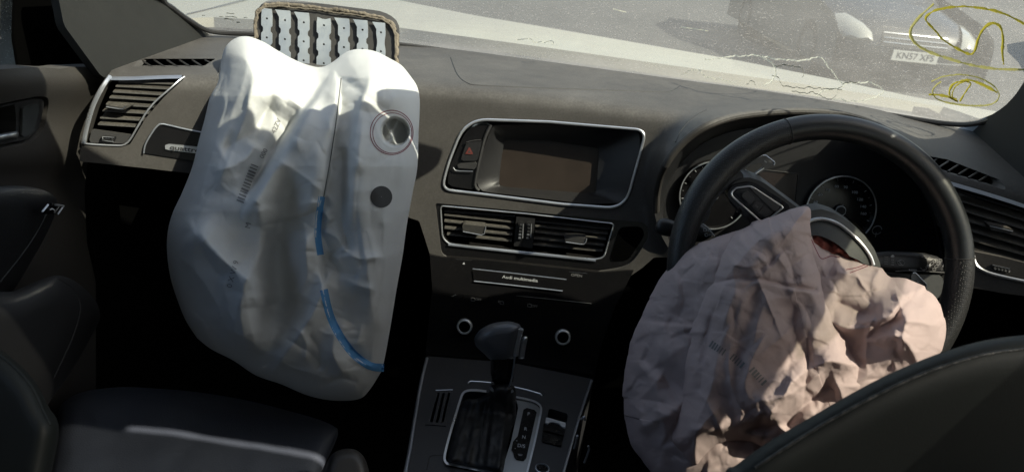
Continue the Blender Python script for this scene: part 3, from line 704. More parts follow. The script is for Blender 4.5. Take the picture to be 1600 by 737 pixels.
def slat(par, a, b, surf, rec, chord, th, mt, up=.25, name='slat'):
    n = 9; u = np.linspace(a[0], b[0], n); v_ = np.linspace(a[1], b[1], n); P = surf(u, v_) + np.array([0, rec, -rec * .15])
    D = np.array([0, chord, chord * up]); Z = np.array([0, -th * .2, th])
    rows = [P - Z * .5 + D * .1, P, P + Z * .5 + D * .06, P + Z * .5 + D, P - Z * .5 + D, P - Z * .5 + D * .1]
    V, F_ = loft(rows); N_ = n
    F_ += [tuple(k * N_ for k in range(5)), tuple(k * N_ + N_ - 1 for k in range(5))[::-1]]
    return mesh(name, V, F_, mt, par, sharp=30)
def wheelrow(par, c, du, dv, n, w, surf, vertical=True):
    # toothed thumb wheel: ribs side by side
    for i in range(n):
        t = (i - (n - 1) / 2) / max(n - 1, 1)
        u, v_ = c[0] + du * t, c[1] + dv * t
        P = surf(np.array([u]), np.array([v_]))[0]; e = surf(np.array([u + w, u]), np.array([v_ + w * .11, v_]))
        ax = e[0] - e[1]; L_ = np.linalg.norm(ax); ax /= L_
        V, F_ = box(P + np.array([0, -.001, 0]), (L_ * 1.0, .004, .0022), (ax, (0, 1, 0), np.cross(ax, (0, 1, 0)))) if vertical else box(P, (.0022, .004, L_), (ax, (0, 1, 0), np.cross(ax, (0, 1, 0))))
        mesh('wheel_rib', V, F_, M['alu'], par, smooth=False)

z4 = lambda L: [(120 + a / 4.095, 80 + b / 4.095) for a, b in L]
# left side vent
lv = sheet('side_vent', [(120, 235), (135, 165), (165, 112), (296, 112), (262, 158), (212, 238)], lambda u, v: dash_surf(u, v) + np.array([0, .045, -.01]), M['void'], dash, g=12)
Ls = [((238, 205), (615, 218)), ((222, 232), (572, 250)), ((205, 268), (528, 288)), ((182, 305), (495, 325)), ((160, 348), (462, 366)), ((138, 392), (430, 408)), ((122, 436), (395, 452)), ((108, 478), (362, 494))]
for a, b in Ls:
    a, b = z4([a, b]); slat(lv, a, (b[0] + 2, b[1] + 0), dash_surf, .010, .020, .0028, M['slat'])
ribbon('chrome_strip', z4([(214, 172), (165, 240), (118, 330), (88, 420), (64, 510), (50, 592)]), 5.0, dash_surf, M['chrome'], lv, off=.004)
line('chrome_edge', z4([(212, 172), (160, 240), (112, 330), (80, 420), (58, 510), (42, 590)]), dash_surf, .0030, M['chrome'], lv, smoothn=4, off=.002)
line('chrome_edge', z4([(42, 590), (120, 597), (200, 601), (270, 603), (300, 600), (330, 580), (360, 535), (400, 465), (450, 385), (510, 315), (580, 255), (650, 195), (690, 168)]), dash_surf, .0013, M['chrome'], lv, smoothn=5, off=.001)
ribbon('chrome_strip', z4([(218, 180), (330, 180), (450, 176), (560, 172), (672, 170)]), 5.2, dash_surf, M['chrome_dark'], lv, off=.0015)
sheet('vent_base', z4([(80, 512), (340, 548), (315, 590), (290, 600), (60, 594)]), lambda u, v: dash_surf(u, v) + np.array([0, .006, 0]), M['trim_dark'], lv, g=8, thick=.006)
tw = sheet('thumb_wheel', z4([(160, 543), (242, 552), (236, 582), (160, 572)]), dash_surf, M['black'], lv, g=5, thick=.006)
for k in range(4):
    a = z4([(172 + k * 18, 562 + k * 2.2)])[0]; P = ds(*a); V, F_ = box(P + np.array([0, -.0015, 0]), (.0022, .003, .004)); mesh('wheel_rib', V, F_, M['alu'], tw, smooth=False)
line('wheel_edge', z4([(240, 552), (165, 546), (163, 570), (238, 580)]), dash_surf, .0008, M['alu'], tw, off=.002)
vt = sheet('vent_tab', rounded(z4([(185, 342), (290, 358), (355, 350), (300, 376), (190, 358)]), 2), shifted(dash_surf, .004), M['slat'], lv, g=4, thick=.012)
line('tab_edge', z4([(190, 356), (290, 372), (305, 368), (312, 352)]), dash_surf, .0009, M['alu'], vt, off=.005)

# badge trim panel, runs behind the passenger airbag
bp_ = rounded([(224, 238), (228, 224), (243, 199), (256, 193), (315, 205.5), (640, 252), (640, 300), (306, 251)], [4, 4, 8, 8, 3, 3, 3, 3])
trim = sheet('trim_panel', bp_, dash_surf, M['gloss'], dash, g=10, thick=.002); 
for vv_ in trim.data.vertices: vv_.co.y -= .0025
line('chrome_edge', [(225, 239), (228, 224), (242, 201), (249, 195.5), (257, 194), (315, 206.5), (460, 230), (640, 253)], dash_surf, .0012, M['chrome_dark'], trim, smoothn=4, off=.004)
bd = sheet('badge', rounded(z4([(566, 592), (700, 605), (860, 622), (1010, 642), (1010, 682), (860, 664), (700, 644), (566, 628)]), 2), shifted(dash_surf, .005), M['chrome'], trim, g=6, thick=.003)
place_text('badge_lettering', 'quattro', 289.5, 232.4, 7.6, 6.8, shifted(dash_surf, .0055), M['ink_black'], bd, off=.001, weight=.015, sx=1.55)

# display in its recess
mm = sheet('display_recess', [(686, 305), (700, 235), (730, 185), (1015, 196), (1012, 240), (985, 332)], lambda u, v: dash_surf(u, v) + np.array([0, .05, -.012]), M['black'], dash, g=16)
line('chrome_frame', H_mmi, dash_surf, .0023, M['chrome'], mm, closed=True, off=.0012, step=4)
sheet('button_panel', rounded([(698, 291), (702, 262), (726, 208), (744, 195), (766, 195), (750, 235), (741, 290), (742, 298), (720, 295)], [8, 6, 14, 10, 4, 6, 5, 4, 4]), lambda u, v: dash_surf(u, v) + np.array([0, .004, 0]), M['gloss'], mm, g=8, thick=.01)
zm = lambda L: [(690 + a / 4.912, 180 + b / 4.912) for a, b in L]
hb = sheet('hazard_button', rounded(zm([(150, 330), (190, 215), (240, 195), (312, 190), (275, 350), (150, 350)]), 3), shifted(dash_surf, .0005), M['black'], mm, g=5, thick=.006)
sheet('warning_triangle', zm([(180, 297), (213, 240), (245, 300)]), shifted(dash_surf, .0016), M['hazard'], hb, g=4)
sheet('warning_triangle', zm([(203, 288), (213, 268), (224, 289)]), shifted(dash_surf, .0020), M['ink_black'], hb, g=4)
line('button_edge', zm([(190, 208), (240, 195), (305, 190)]), dash_surf, .0009, M['trim_dark'], hb, off=.001)
line('button_edge', zm([(88, 402), (96, 420), (115, 428), (240, 432)]), dash_surf, .0009, M['alu'], mm, off=.000)
sheet('lower_button', rounded(zm([(120, 375), (275, 360), (262, 415), (122, 405)]), 2), shifted(dash_surf, .0008), M['trim_dark'], mm, g=5, thick=.005)
# divider between buttons and display
line('divider', [(767, 196), (758, 215), (750, 245), (743, 280), (742, 292), (748, 299)], lambda u, v: dash_surf(u, v) + np.array([0, .003, 0]), .0028, M['trim_dark'], mm, smoothn=4)
sw = lambda u, v: dash_surf(u, v) + np.array([0, .006, 0])
def ramp_surf(u, v):                    # shelf surround that falls back to the screen
    return dash_surf(u, v) + np.array([0, .008, -.001])
# surround ring: outer follows the frame, inner is the screen opening further in
so = [(769, 196), (857, 195), (1000, 206), (1000, 232), (975, 318), (920, 320), (752, 300), (744, 288), (752, 244)]
si = [(787, 222), (860, 224), (938, 236), (938, 250), (933, 308), (920, 310), (790, 300), (778, 297), (781, 262)]
so = resample(rounded(so, 8), n=80, closed=True); si = resample(rounded(si, 1.5), n=80, closed=True)
i0 = np.argmin(np.hypot(*(so - so.mean(0) - np.array([-100, -40])).T)); j0 = np.argmin(np.hypot(*(si - si.mean(0) - np.array([-75, -40])).T))
so = np.roll(so, -i0, 0); si = np.roll(si, -j0, 0)
A_ = dash_surf(so[:, 0], so[:, 1]) + np.array([0, .003, 0]); B_ = dash_surf(si[:, 0], si[:, 1]) + np.array([0, .028, -.004])
C_ = B_ + np.array([0, .02, 0])
v, f = loft([A_, A_ * .5 + B_ * .5 + np.array([0, .006, 0]), B_, C_], True); mesh('display_surround', v, f, M['black'], mm, sharp=60)
scr = sheet('display_screen', [(780, 216), (942, 228), (938, 314), (774, 301)], lambda u, v: dash_surf(u, v) + np.array([0, .034, -.004]), M['screen_dust'], mm, g=12, thick=.004)

# ---- centre vents
cs_s = lambda d: (lambda u, v: dash_surf(u, v) + np.array([0, d, 0]))
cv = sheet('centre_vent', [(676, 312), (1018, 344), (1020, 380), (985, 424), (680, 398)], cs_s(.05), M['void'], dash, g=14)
ringp = rounded([(688, 322.5), (823, 335), (959.5, 350.5), (944, 403), (931, 406.5), (820, 395), (700, 382), (691, 372)], [4, 3, 4, 8, 6, 3, 8, 6], 5)
sheet('vent_surround', [(680, 317.5), (1010, 348.5), (1015, 370), (986, 415.5), (940, 423), (690, 400), (682, 370)], cs_s(.004), M['gloss'], cv, holes=[ringp], g=7, thick=.004, hole_depth=.03)
line('chrome_frame', ringp, cs_s(.003), .0013, M['chrome'], cv, closed=True, step=4)
line('chrome_frame', [(700, 383), (820, 396.5), (880, 402.5), (931, 408)], cs_s(.002), .0022, M['chrome_dark'], cv, step=4)
sheet('cup_recess', rounded([(968, 356), (1003, 355), (1008, 368), (982, 408), (952, 410)], 8), cs_s(.003), M['void'], cv, g=6)
zc = lambda L: [(680 + a / 4.706, 300 + b / 4.706) for a, b in L]
for (a, b) in (((60, 158), (585, 195)), ((60, 185), (578, 240)), ((60, 232), (572, 288)), ((62, 283), (566, 333)), ((80, 330), (560, 380))):
    a, b = zc([a, b]); slat(cv, a, b, dash_surf, .011, .020, .0030, M['slat'])
for (a, b) in (((735, 232), (1290, 290)), ((735, 268), (1275, 326)), ((730, 312), (1262, 368)), ((725, 360), (1250, 412)), ((722, 405), (1235, 455))):
    a, b = zc([a, b]); slat(cv, a, b, dash_surf, .011, .020, .0030, M['slat'])
sheet('vent_divider', zc([(596, 190), (735, 205), (715, 425), (575, 408)]), cs_s(.006), M['black'], cv, g=6, thick=.01)
for cx in (628, 688):
    tw = sheet('thumb_wheel', rounded(zc([(cx - 17, 222), (cx + 22, 228), (cx + 14, 358), (cx - 22, 352)]), 1.5), cs_s(.003), M['black'], cv, g=4, thick=.006)
    for k in range(5):
        a = zc([(cx + 3 - k * 2.5, 243 + k * 24)])[0]; P = ds(*a); V, F_ = box(P + np.array([0, .001, 0]), (.0042, .004, .0017)); mesh('wheel_rib', V, F_, M['alu' if k < 3 else 'chrome_dark'], tw, smooth=False)
    line('wheel_edge', zc([(cx + 20, 236), (cx + 14, 340)]), cs_s(.001), .0007, M['chrome'], tw)
for (L_, lt) in ((((200, 232), (372, 248), (360, 308), (345, 312), (205, 285)), 1), (((945, 320), (1115, 335), (1105, 376), (1085, 380), (960, 362)), 0)):
    vt = sheet('vent_tab', rounded(zc(L_), 2), shifted(dash_surf, .006), M['slat' if lt else 'trim_dark'], cv, g=4, thick=.016, sharp=60)
    q = zc([L_[4], L_[3], L_[2], L_[1]]); line('tab_edge', q, dash_surf, .0008, M['chrome'], vt, off=.0068)

# ---- radio and climate panels
stack = sheet('centre_stack', [(672, 396), (690, 400), (760, 405), (940, 424), (990, 420), (975, 450), (960, 478), (938, 540), (926, 600), (664, 572), (668, 520), (676, 450)], cs_s(-.004), M['gloss'], dash, g=10, thick=.02)
z5 = lambda L: [(680 + a / 4.094, 380 + b / 4.094) for a, b in L]
rad = sheet('radio_panel', rounded(z5([(60, 80), (1060, 190), (1010, 420), (30, 310)]), 3), shifted(dash_surf, .003), M['gloss'], stack, g=12, thick=.004)
fr = shifted(dash_surf, .0035)
sheet('disc_flap', rounded(z5([(238, 165), (840, 230), (818, 300), (248, 236)]), 1.5), shifted(dash_surf, .0055), M['gloss'], rad, g=8, thick=.004)
line('chrome_line', z5([(248, 236), (500, 263), (816, 299)]), dash_surf, .0010, M['chrome'], rad, off=.0062)
line('slot_edge', z5([(240, 160), (500, 188), (840, 228)]), dash_surf, .0010, M['chrome_dark'], rad, off=.0035)
place_text('lettering', 'Audi multimedia', *z5([(543, 221)])[0], 4.9, 6.6, dash_surf, M['mark'], rad, off=.0062, weight=.012, sx=1.28)
place_text('lettering', 'OPEN', *z5([(905, 202)])[0], 4.2, 6.6, dash_surf, M['mark_dim'], rad, off=.0040, weight=.01, sx=1.2)
line('button_gap', z5([(860, 178), (975, 189)]), dash_surf, .0005, M['chrome_dark'], rad, off=.0034)
line('button_gap', z5([(134, 97), (240, 106)]), dash_surf, .0005, M['mark_dim'], rad, off=.0034)
sheet('eject_mark', z5([(175, 130), (184, 114), (193, 132)]), shifted(dash_surf, .004), M['mark'], rad, g=3)
cl = sheet('switch_row', rounded(z5([(50, 305), (1000, 405), (990, 445), (40, 345)]), 1.5), shifted(dash_surf, .0045), M['gloss'], stack, g=8, thick=.004)
for t, c in (('OFF', (276, 354)), ('P', (408, 368)), ('OFF', (636, 396))): place_text('lettering', t, *z5([c])[0], 3.8, 6.6, dash_surf, M['mark_dim'], cl, off=.0056, weight=.008, sx=1.1)
for c in ((243, 353), (605, 391), (428, 375)):
    u, v_ = z5([c])[0]; line('switch_mark', [(u - 3, v_ - 2.5), (u + 2.5, v_ - 2), (u + 2.4, v_ + 2.6), (u - 3.2, v_ + 2)], dash_surf, .0004, M['mark_dim'], cl, closed=True, off=.0052, step=1.5)
line('switch_mark', z5([(106, 332), (115, 334), (128, 322), (134, 326)]), dash_surf, .0005, M['mark_dim'], cl, off=.0052, step=1.5)
for a, b in (((180, 325), (178, 350)), ((340, 340), (338, 368)), ((500, 358), (498, 384)), ((740, 382), (738, 410)), ((880, 396), (878, 424))):
    line('button_gap', z5([a, b]), dash_surf, .0005, M['void'], cl, off=.0046)
line('chrome_line', z5([(520, 330), (760, 354), (1000, 380)]), dash_surf, .0004, M['mark_dim'], stack, off=.0045)
for (cx, cy) in ((190, 525), (815, 592)):
    u, v_ = z5([(cx, cy)])[0]; P = ds(u, v_); n_ = (CA - P); n_ = np.array([0, -.95, .32]); n_ /= np.linalg.norm(n_); ex = np.array([1., 0, 0]); ey = np.cross(n_, ex)
    pass
    th = np.linspace(0, 2 * math.pi, 41)[:-1]
    def circ(r, d): return np.array([P + n_ * d + r * (math.cos(t) * ex + math.sin(t) * ey) for t in th])
    v, f = loft([circ(.0125, -.004), circ(.0125, .008), circ(.0118, .0105), circ(.0096, .0105), circ(.009, .0065), circ(.0001, .0065)], True)
    kb = mesh('control_knob', v, f, M['void'], stack, sharp=30)
    v, f = loft([circ(.0130, .0050), circ(.0126, .0112), circ(.0112, .0122), circ(.0094, .0118), circ(.0092, .0085)], True); mesh('knob_ring', v, f, M['chrome'], kb, sharp=60)
line('seat_heat_mark', z5([(84, 458), (82, 474), (92, 478), (100, 462)]), dash_surf, .0006, M['mark_dim'], stack, off=.002, step=1.5)
place_text('lettering', 'A/C', *z5([(296, 492)])[0], 3.6, 6.6, dash_surf, M['mark_dim'], stack, off=.002, weight=.008)
place_text('lettering', 'AUTO', *z5([(715, 538)])[0], 3.0, 6.6, dash_surf, M['mark_dim'], stack, off=.002)
line('seat_heat_mark', z5([(915, 556), (912, 572), (922, 576), (932, 560)]), dash_surf, .0004, M['mark_dim'], stack, off=.002, step=1.5)
# lower dash either side, deep shade put into its near black colour
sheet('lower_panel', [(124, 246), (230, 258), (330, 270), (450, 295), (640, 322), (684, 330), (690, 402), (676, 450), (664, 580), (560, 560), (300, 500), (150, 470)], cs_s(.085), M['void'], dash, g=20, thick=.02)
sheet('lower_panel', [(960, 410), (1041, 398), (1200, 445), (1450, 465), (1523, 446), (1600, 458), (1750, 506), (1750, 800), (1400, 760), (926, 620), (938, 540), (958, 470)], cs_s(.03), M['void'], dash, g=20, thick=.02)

# ---- right side vent
rv = sheet('side_vent', [(1465, 275), (1710, 350), (1710, 475), (1500, 430)], cs_s(.045), M['void'], dash, g=14)
for k in range(7):
    t = k / 6.0; slat(rv, (1488 + 22 * t, 297 + 92 * t), (1712, 367 + 78 * t), dash_surf, .008, .022, .0026, M['slat' if k else 'black'])
ribbon('chrome_strip', [(1482, 286), (1520, 297), (1560, 309), (1600, 322), (1650, 339), (1710, 360)], 5.6, dash_surf, M['chrome'], rv, off=.002)
line('chrome_edge', [(1520, 398), (1523, 410), (1529, 418), (1545, 426), (1570, 432.5), (1600, 439), (1650, 450), (1710, 464)], dash_surf, .0025, M['chrome'], rv, smoothn=4, off=.001)
sheet('vent_base', [(1512, 392), (1568, 403), (1650, 424), (1712, 440), (1712, 460), (1650, 447), (1600, 436), (1545, 424), (1527, 414)], cs_s(.003), M['dash'], rv, g=7, thick=.01)
tw = sheet('thumb_wheel', rounded([(1551, 413), (1578.5, 419), (1578, 426), (1550, 421)], 1), shifted(dash_surf, -.0005), M['black'], rv, g=4, thick=.006)
line('wheel_edge', [(1551, 413.5), (1578, 419.5)], dash_surf, .0007, M['alu'], tw, off=.002)
for k in range(5):
    P = ds(1554.5 + k * 5.2, 418 + k * 1.1); V, F_ = box(P + np.array([0, -.001, 0]), (.0022, .003, .003)); mesh('wheel_rib', V, F_, M['alu'], tw, smooth=False)
vt = sheet('vent_tab', rounded([(1545, 350), (1583, 358), (1581, 365), (1548, 359)], 1.5), shifted(dash_surf, .005), M['slat'], rv, g=4, thick=.014)
line('tab_edge', [(1546, 352.5), (1582, 361)], dash_surf, .0010, M['alu'], vt, off=.0055)

# ------------------------------------------------------------------ instrument cluster
cl_s = on_plane((0, 1.125, 1.05), (0, -math.cos(.22), math.sin(.22)))
clu = thing('instrument_cluster', 'black instrument cluster with two ringed dials under the hood behind the steering wheel', 'instrument cluster', (.37, 1.12, 1.06))
sheet('cluster_face', [(1010, 300), (1050, 240), (1110, 205), (1200, 186), (1320, 190), (1390, 215), (1450, 290), (1480, 370), (1480, 445), (1040, 435)], cl_s, M['black'], clu, g=40, thick=.01)
def dial(cx, cy, rp, nums, a0=0):
    C_ = cl_s(np.array([cx]), np.array([cy]))[0]; r = np.linalg.norm(cl_s(np.array([cx + rp]), np.array([cy + rp * .11]))[0] - C_)
    n_ = np.array([0, -math.cos(.22), math.sin(.22)]); ex = np.array([1., 0, 0]); ey = np.cross(n_, ex)
    th = np.linspace(0, 2 * math.pi, 73)[:-1]
    ci = lambda q, d: np.array([C_ + n_ * d + q * (math.cos(t) * ex + math.sin(t) * ey) for t in th])
    v, f = loft([ci(r * 1.06, .001), ci(r * 1.04, .009), ci(r, .010), ci(r * .95, .003), ci(.0005, .003)], True); d = mesh('dial', v, f, M['gloss'], clu, sharp=40)
    v, f = tube(ci(r * 1.01, .0105), .0012, True, 6); mesh('dial_ring', v, f, M['chrome'], d)
    v, f = tube(ci(r * .14, .009), .0008, True, 6); mesh('hub_ring', v, f, M['chrome_dark'], d)
    v, f = loft([ci(r * .13, .003), ci(r * .12, .012), ci(.0003, .012)], True); mesh('needle_hub', v, f, M['black'], d, sharp=40)
    v, f = box(C_ + n_ * .009 + (-ey * .3 - ex * .05) * r * .6, (.0016, r * .75, .001), (ex, (ey + ex * .17) / 1.015, n_)); mesh('needle', v, f, M['mark_dim'], d)
    for k in range(19):
        t = R(222 - k * 14.7); dr = math.cos(t) * ex + math.sin(t) * ey
        v, f = box(C_ + n_ * .0045 + dr * r * .90, (r * (.07 if k % 2 == 0 else .04), .0007, .0006), (dr, np.cross(n_, dr), n_)); mesh('dial_tick', v, f, M['mark' if k % 2 == 0 else 'mark_dim'], d, smooth=False)
    for s_, x, y in nums: place_text('dial_number', s_, x, y, 4.4, 5, cl_s, M['mark'], d, off=.0045, weight=.012, sx=1.15)
    return d
dial(1310, 328, 53, [('50', 1272.5, 315), ('60', 1280, 303.5), ('70', 1291.5, 296), ('80', 1305.5, 291), ('90', 1319.6, 292), ('100', 1333.5, 300), ('120', 1341.6, 311), ('140', 1346.5, 322), ('160', 1347, 333)])
dial(1113, 304, 52, [('1', 1088, 330), ('2', 1080, 312), ('3', 1084, 293), ('4', 1096, 280)])
sheet('info_display', rounded([(1186, 264), (1246, 271), (1240, 330), (1180, 322)], 2), shifted(cl_s, .004), M['screen'], clu, g=8, thick=.003)
line('display_edge', [(1186, 264), (1246, 271), (1240, 330)], cl_s, .0008, M['trim_dark'], clu, off=.005)
C_ = cl_s(np.array([1368.]), np.array([357.]))[0]
v, f = tube([C_ + np.array([.0072 * math.cos(t), -.006, .0072 * math.sin(t)]) for t in np.linspace(.3, 5.9, 24)], .0007, False, 6); mesh('knob_mark', v, f, M['mark'], clu)
v, f = tube([C_ + np.array([0, -.006, -.004]), C_ + np.array([.001, -.006, -.012])], .0006); mesh('knob_mark', v, f, M['mark'], clu)
# lip of the hood
p = catmull([(1025, 330), (1027, 296), (1037, 263), (1062, 228), (1097, 201), (1141, 184), (1200, 176), (1260, 174), (1320, 180), (1374, 198), (1417, 233), (1452, 290), (1471, 350)], 6)
v, f = tube(hood_surf(p[:, 0], p[:, 1]), .0055, n=10); mesh('hood_lip', v, f, M['dash'], dash)
hcx = resample(H_clu, n=120, closed=True); hq = hcx + (np.array([1262, 330]) - hcx) * .06 + np.array([0, 14])
La = hood_surf(hcx[:, 0], hcx[:, 1]); Lb = cl_s(hq[:, 0], hq[:, 1])
v, f = loft([La, La * .8 + Lb * .2 + np.array([0, 0, -.004]), La * .5 + Lb * .5 + np.array([0, 0, -.004]), Lb], True); mesh('hood_lining', v, f, M['black'], dash)

# ------------------------------------------------------------------ steering wheel
WC = np.array([.380, .8375, 1.080]); WT = R(20.9)
wn_ = np.array([0, -math.cos(WT), math.sin(WT)]); wx = np.array([1., 0, 0]); wy = np.array([0, math.sin(WT), math.cos(WT)])
wpl = lambda d: on_plane(WC + wn_ * d, wn_)
def wang(u, v):
    p = wpl(0)(np.array([u]), np.array([v]))[0] - WC; return math.atan2(p @ wy, p @ wx)
wheel = thing('steering_wheel', 'black leather steering wheel turned with burst hub in front of the driver seat', 'steering wheel', tuple(WC))
a_top, a_right = wang(1228, 200), wang(1500, 403)
def arc(name, a0, a1, r, rs, mt, n=90):
    th = np.linspace(a0, a1, n); V = []; k = 16
    for i, t in enumerate(th):
        e = math.cos(t) * wx + math.sin(t) * wy; c = WC + e * r
        q = rs(t) if callable(rs) else rs
        for j in range(k):
            a = 2 * math.pi * j / k; V.append(c + e * q * 1.0 * math.cos(a) + wn_ * q * 1.12 * math.sin(a))
    rows = np.array(V).reshape(n, k, 3); v, f = loft(list(rows), True)
    return mesh(name, v, f, mt, wheel, sharp=60)
bulge = lambda t: .0156 + .0014 * math.exp(-((t - R(143)) / .35) ** 2) + .0018 * math.exp(-((t + R(37)) / .35) ** 2)
arc('rim', a_right, a_top, .1718, .0156, M['rim_leather'])
arc('grip', a_top, a_top + R(120), .1718, bulge, M['perf'])
arc('grip', a_right - R(120), a_right, .1718, bulge, M['perf'])
arc('rim', a_top + R(120), a_right - R(120) + 2 * math.pi, .1718, .0156, M['rim_leather'])
for a in (a_top, a_right):
    e = math.cos(a) * wx + math.sin(a) * wy
    v, f = tube([WC + e * .1718 + (e * math.cos(t) + wn_ * 1.12 * math.sin(t)) * .0158 for t in np.linspace(0, 2 * math.pi, 25)[:-1]], .0007, True, 6); mesh('rim_seam', v, f, M['ink_black'], wheel)
web = sheet('spoke_web', rounded([(1094, 352), (1092, 322), (1112, 290), (1142, 262), (1160, 268), (1163, 282), (1150, 290), (1138, 294), (1126, 303), (1112, 322), (1106, 345)], 5), wpl(.004), M['perf'], wheel, g=6, thick=.02)
sheet('spoke', rounded([(1136, 296), (1146, 284), (1168, 276), (1192, 284), (1243, 322), (1280, 350), (1230, 400), (1180, 356), (1140, 318)], 6), wpl(.006), M['black'], wheel, g=8, thick=.03)
zb = lambda L: [(1130 + a / 5.265, 220 + b / 5.265) for a, b in L]
pod = rounded(zb([(66, 425), (100, 388), (215, 372), (245, 383), (494, 545), (375, 645), (308, 662), (72, 455)]), [2, 4, 3, 3, 2, 3, 3, 3])
sp = sheet('button_pod', rounded(zb([(35, 425), (70, 370), (215, 340), (300, 370), (560, 540), (400, 720), (280, 740), (40, 470)]), 4), wpl(.010), M['gloss'], wheel, g=8, thick=.02)
line('chrome_frame', pod, wpl(.0105), .0012, M['chrome'], sp, closed=True, step=3)
sheet('rocker_button', rounded(zb([(95, 425), (125, 400), (215, 395), (420, 572), (375, 628), (310, 638)]), 1.5), wpl(.0115), M['black'], sp, g=6, thick=.004)
sheet('scroll_wheel', rounded(zb([(150, 455), (160, 430), (200, 412), (262, 470), (225, 527)]), 1.5), wpl(.0150), M['trim_dark'], sp, g=5, thick=.006)
sheet('button_face', zb([(232, 538), (268, 492), (335, 530), (283, 588)]), wpl(.0130), M['trim_dark'], sp, g=5, thick=.003)
sheet('button_face', zb([(284, 592), (338, 533), (405, 590), (350, 628)]), wpl(.0128), M['trim_dark'], sp, g=5, thick=.003)
sheet('button_face', zb([(225, 395), (262, 392), (474, 543), (425, 585)]), wpl(.0126), M['trim_dark'], sp, g=5, thick=.003)
place_text('button_mark', 'OK', *zb([(275, 540)])[0], 3.2, 40, wpl(.0132), M['mark_dim'], sp)
pd = sheet('paddle', zb([(100, 222), (325, 118), (352, 122), (425, 178), (418, 200), (240, 300), (160, 262)]), wpl(-.028), M['paddle'], wheel, holes=[zb([(185, 238), (205, 212), (305, 178), (332, 194), (322, 224), (236, 288)])], g=5, thick=.003, hole_depth=.003)
for L_ in ([(104, 220), (325, 118), (352, 122), (425, 178), (415, 202)], [(180, 238), (236, 291), (335, 224)]): line('chrome_edge', zb(L_), wpl(-.028), .0007, M['chrome'], pd, off=.0006, step=2)
sheet('minus_mark', zb([(340, 158), (364, 178), (358, 186), (334, 167)]), wpl(-.0272), M['mark'], pd, g=3)
zk = lambda L: [(1360 + a / 4.608, 380 + b / 4.608) for a, b in L]
pd = sheet('paddle', zk([(290, 300), (296, 222), (318, 207), (402, 292), (396, 332), (330, 345)]), wpl(-.028), M['paddle'], wheel, g=5, thick=.003)
line('chrome_edge', zk([(305, 214), (320, 208), (402, 294), (396, 332)]), wpl(-.028), .0007, M['chrome'], pd, off=.0006, step=2)
place_text('plus_mark', '+', *zk([(340, 280)])[0], 7.5, 45, wpl(-.0272), M['mark'], pd, weight=.015)
# burst hub cover
zh = lambda L: [(1220 + a / 4.095, 260 + b / 4.095) for a, b in L]
hp = zh([(60, 361), (120, 305), (200, 280), (260, 272), (350, 300), (450, 365), (540, 445), (600, 530), (636, 620), (642, 665), (590, 650), (586, 630), (570, 570), (520, 500), (450, 432), (380, 378), (310, 348), (240, 340), (172, 360), (132, 405)])
def dome(d0, d1, c=(1290, 430), rr=95):
    def g(u, v):
        u = np.asarray(u, float); v = np.asarray(v, float); q = np.hypot(u - c[0], v - c[1]) / rr
        d = d0 + (d1 - d0) * np.clip(1 - q * q, 0, 1); b_ = wpl(0)(u, v); r = rays(u, v); return b_ - r * (d / 1.0)[..., None]
    return g
sheet('hub_surround', hp, dome(.022, .050), M['hub'], wheel, g=5, thick=.02)
hc = sheet('hub_cover', zh([(132, 405), (172, 360), (240, 340), (310, 348), (380, 378), (450, 432), (520, 500), (570, 570), (590, 632), (530, 622), (500, 600), (440, 573), (418, 545), (400, 528), (365, 500), (330, 478), (300, 462), (250, 443), (215, 440), (180, 446), (160, 430)]), dome(.024, .054), M['hub'], wheel, g=5, thick=.003)
line('chrome_arc', zh([(130, 400), (170, 357), (240, 336), (310, 345), (380, 375), (450, 430), (520, 500), (570, 570), (592, 628)]), dome(.027, .057), .0021, M['chrome'], hc, smoothn=6, step=3)
v, f = loft([np.array([WC + wn_ * d + r_ * (math.cos(t) * wx + math.sin(t) * wy) for t in np.linspace(0, 2 * math.pi, 33)[:-1]]) for d, r_ in ((-.07, .05), (-.03, .065), (.0, .07), (.008, .062), (.008, .001))], True)
mesh('hub_core', v, f, M['void'], wheel)
v, f = tube([WC - wn_ * .03, WC - wn_ * .16 + np.array([0, 0, -.01])], .055, n=24); mesh('column_shroud', v, f, M['hub'], wheel)
e = math.cos(R(-37)) * wx + math.sin(R(-37)) * wy
v, f = box(WC + e * .10, (.13, .05, .025), (e, np.cross(wn_, e), wn_)); bevel(mesh('spoke', v, f, M['black'], wheel), .006)
e = math.cos(R(233)) * wx + math.sin(R(233)) * wy
v, f = box(WC + e * .10, (.13, .03, .02), (e, np.cross(wn_, e), wn_)); bevel(mesh('spoke', v, f, M['black'], wheel), .006)

# stalks
def pillow(name, poly, surf, h, w, mt, parent=None, g=8.0, back=None, step=None, nz=None, p=2.0, sharp=0):
    vv, ff, po, hs = cdt(poly, (), g, step, (w * .012, w * .05, w * .12, w * .22)); d = polydist(po, vv)[0]; t = 1 - np.minimum(d / w, 1)
    hh = h * (1 - t ** p) ** (1 / p); P = surf(vv[:, 0], vv[:, 1]); r = rays(vv[:, 0], vv[:, 1])
    if nz is not None: hh = hh + nz(vv[:, 0], vv[:, 1]) * np.clip(d / 6, 0, 1)
    F1 = P - r * hh[:, None]; b = h if back is None else back
    F2 = P + r * (b * (1 - t ** p) ** (1 / p) + 1e-4)[:, None]; n = len(vv)
    return mesh(name, np.vstack([F1, F2]), [tuple(f) for f in ff] + [tuple(q + n for q in f[::-1]) for f in ff] + [(i, (i + 1) % len(po), n + (i + 1) % len(po), n + i) for i in range(len(po))], mt, parent, sharp=sharp)
st = thing('wiper_stalk', 'black wiper stalk with white symbols right of the steering hub', 'stalk', tuple(WC + wx * .09 - wn_ * .05))
so_ = wpl(-.045)
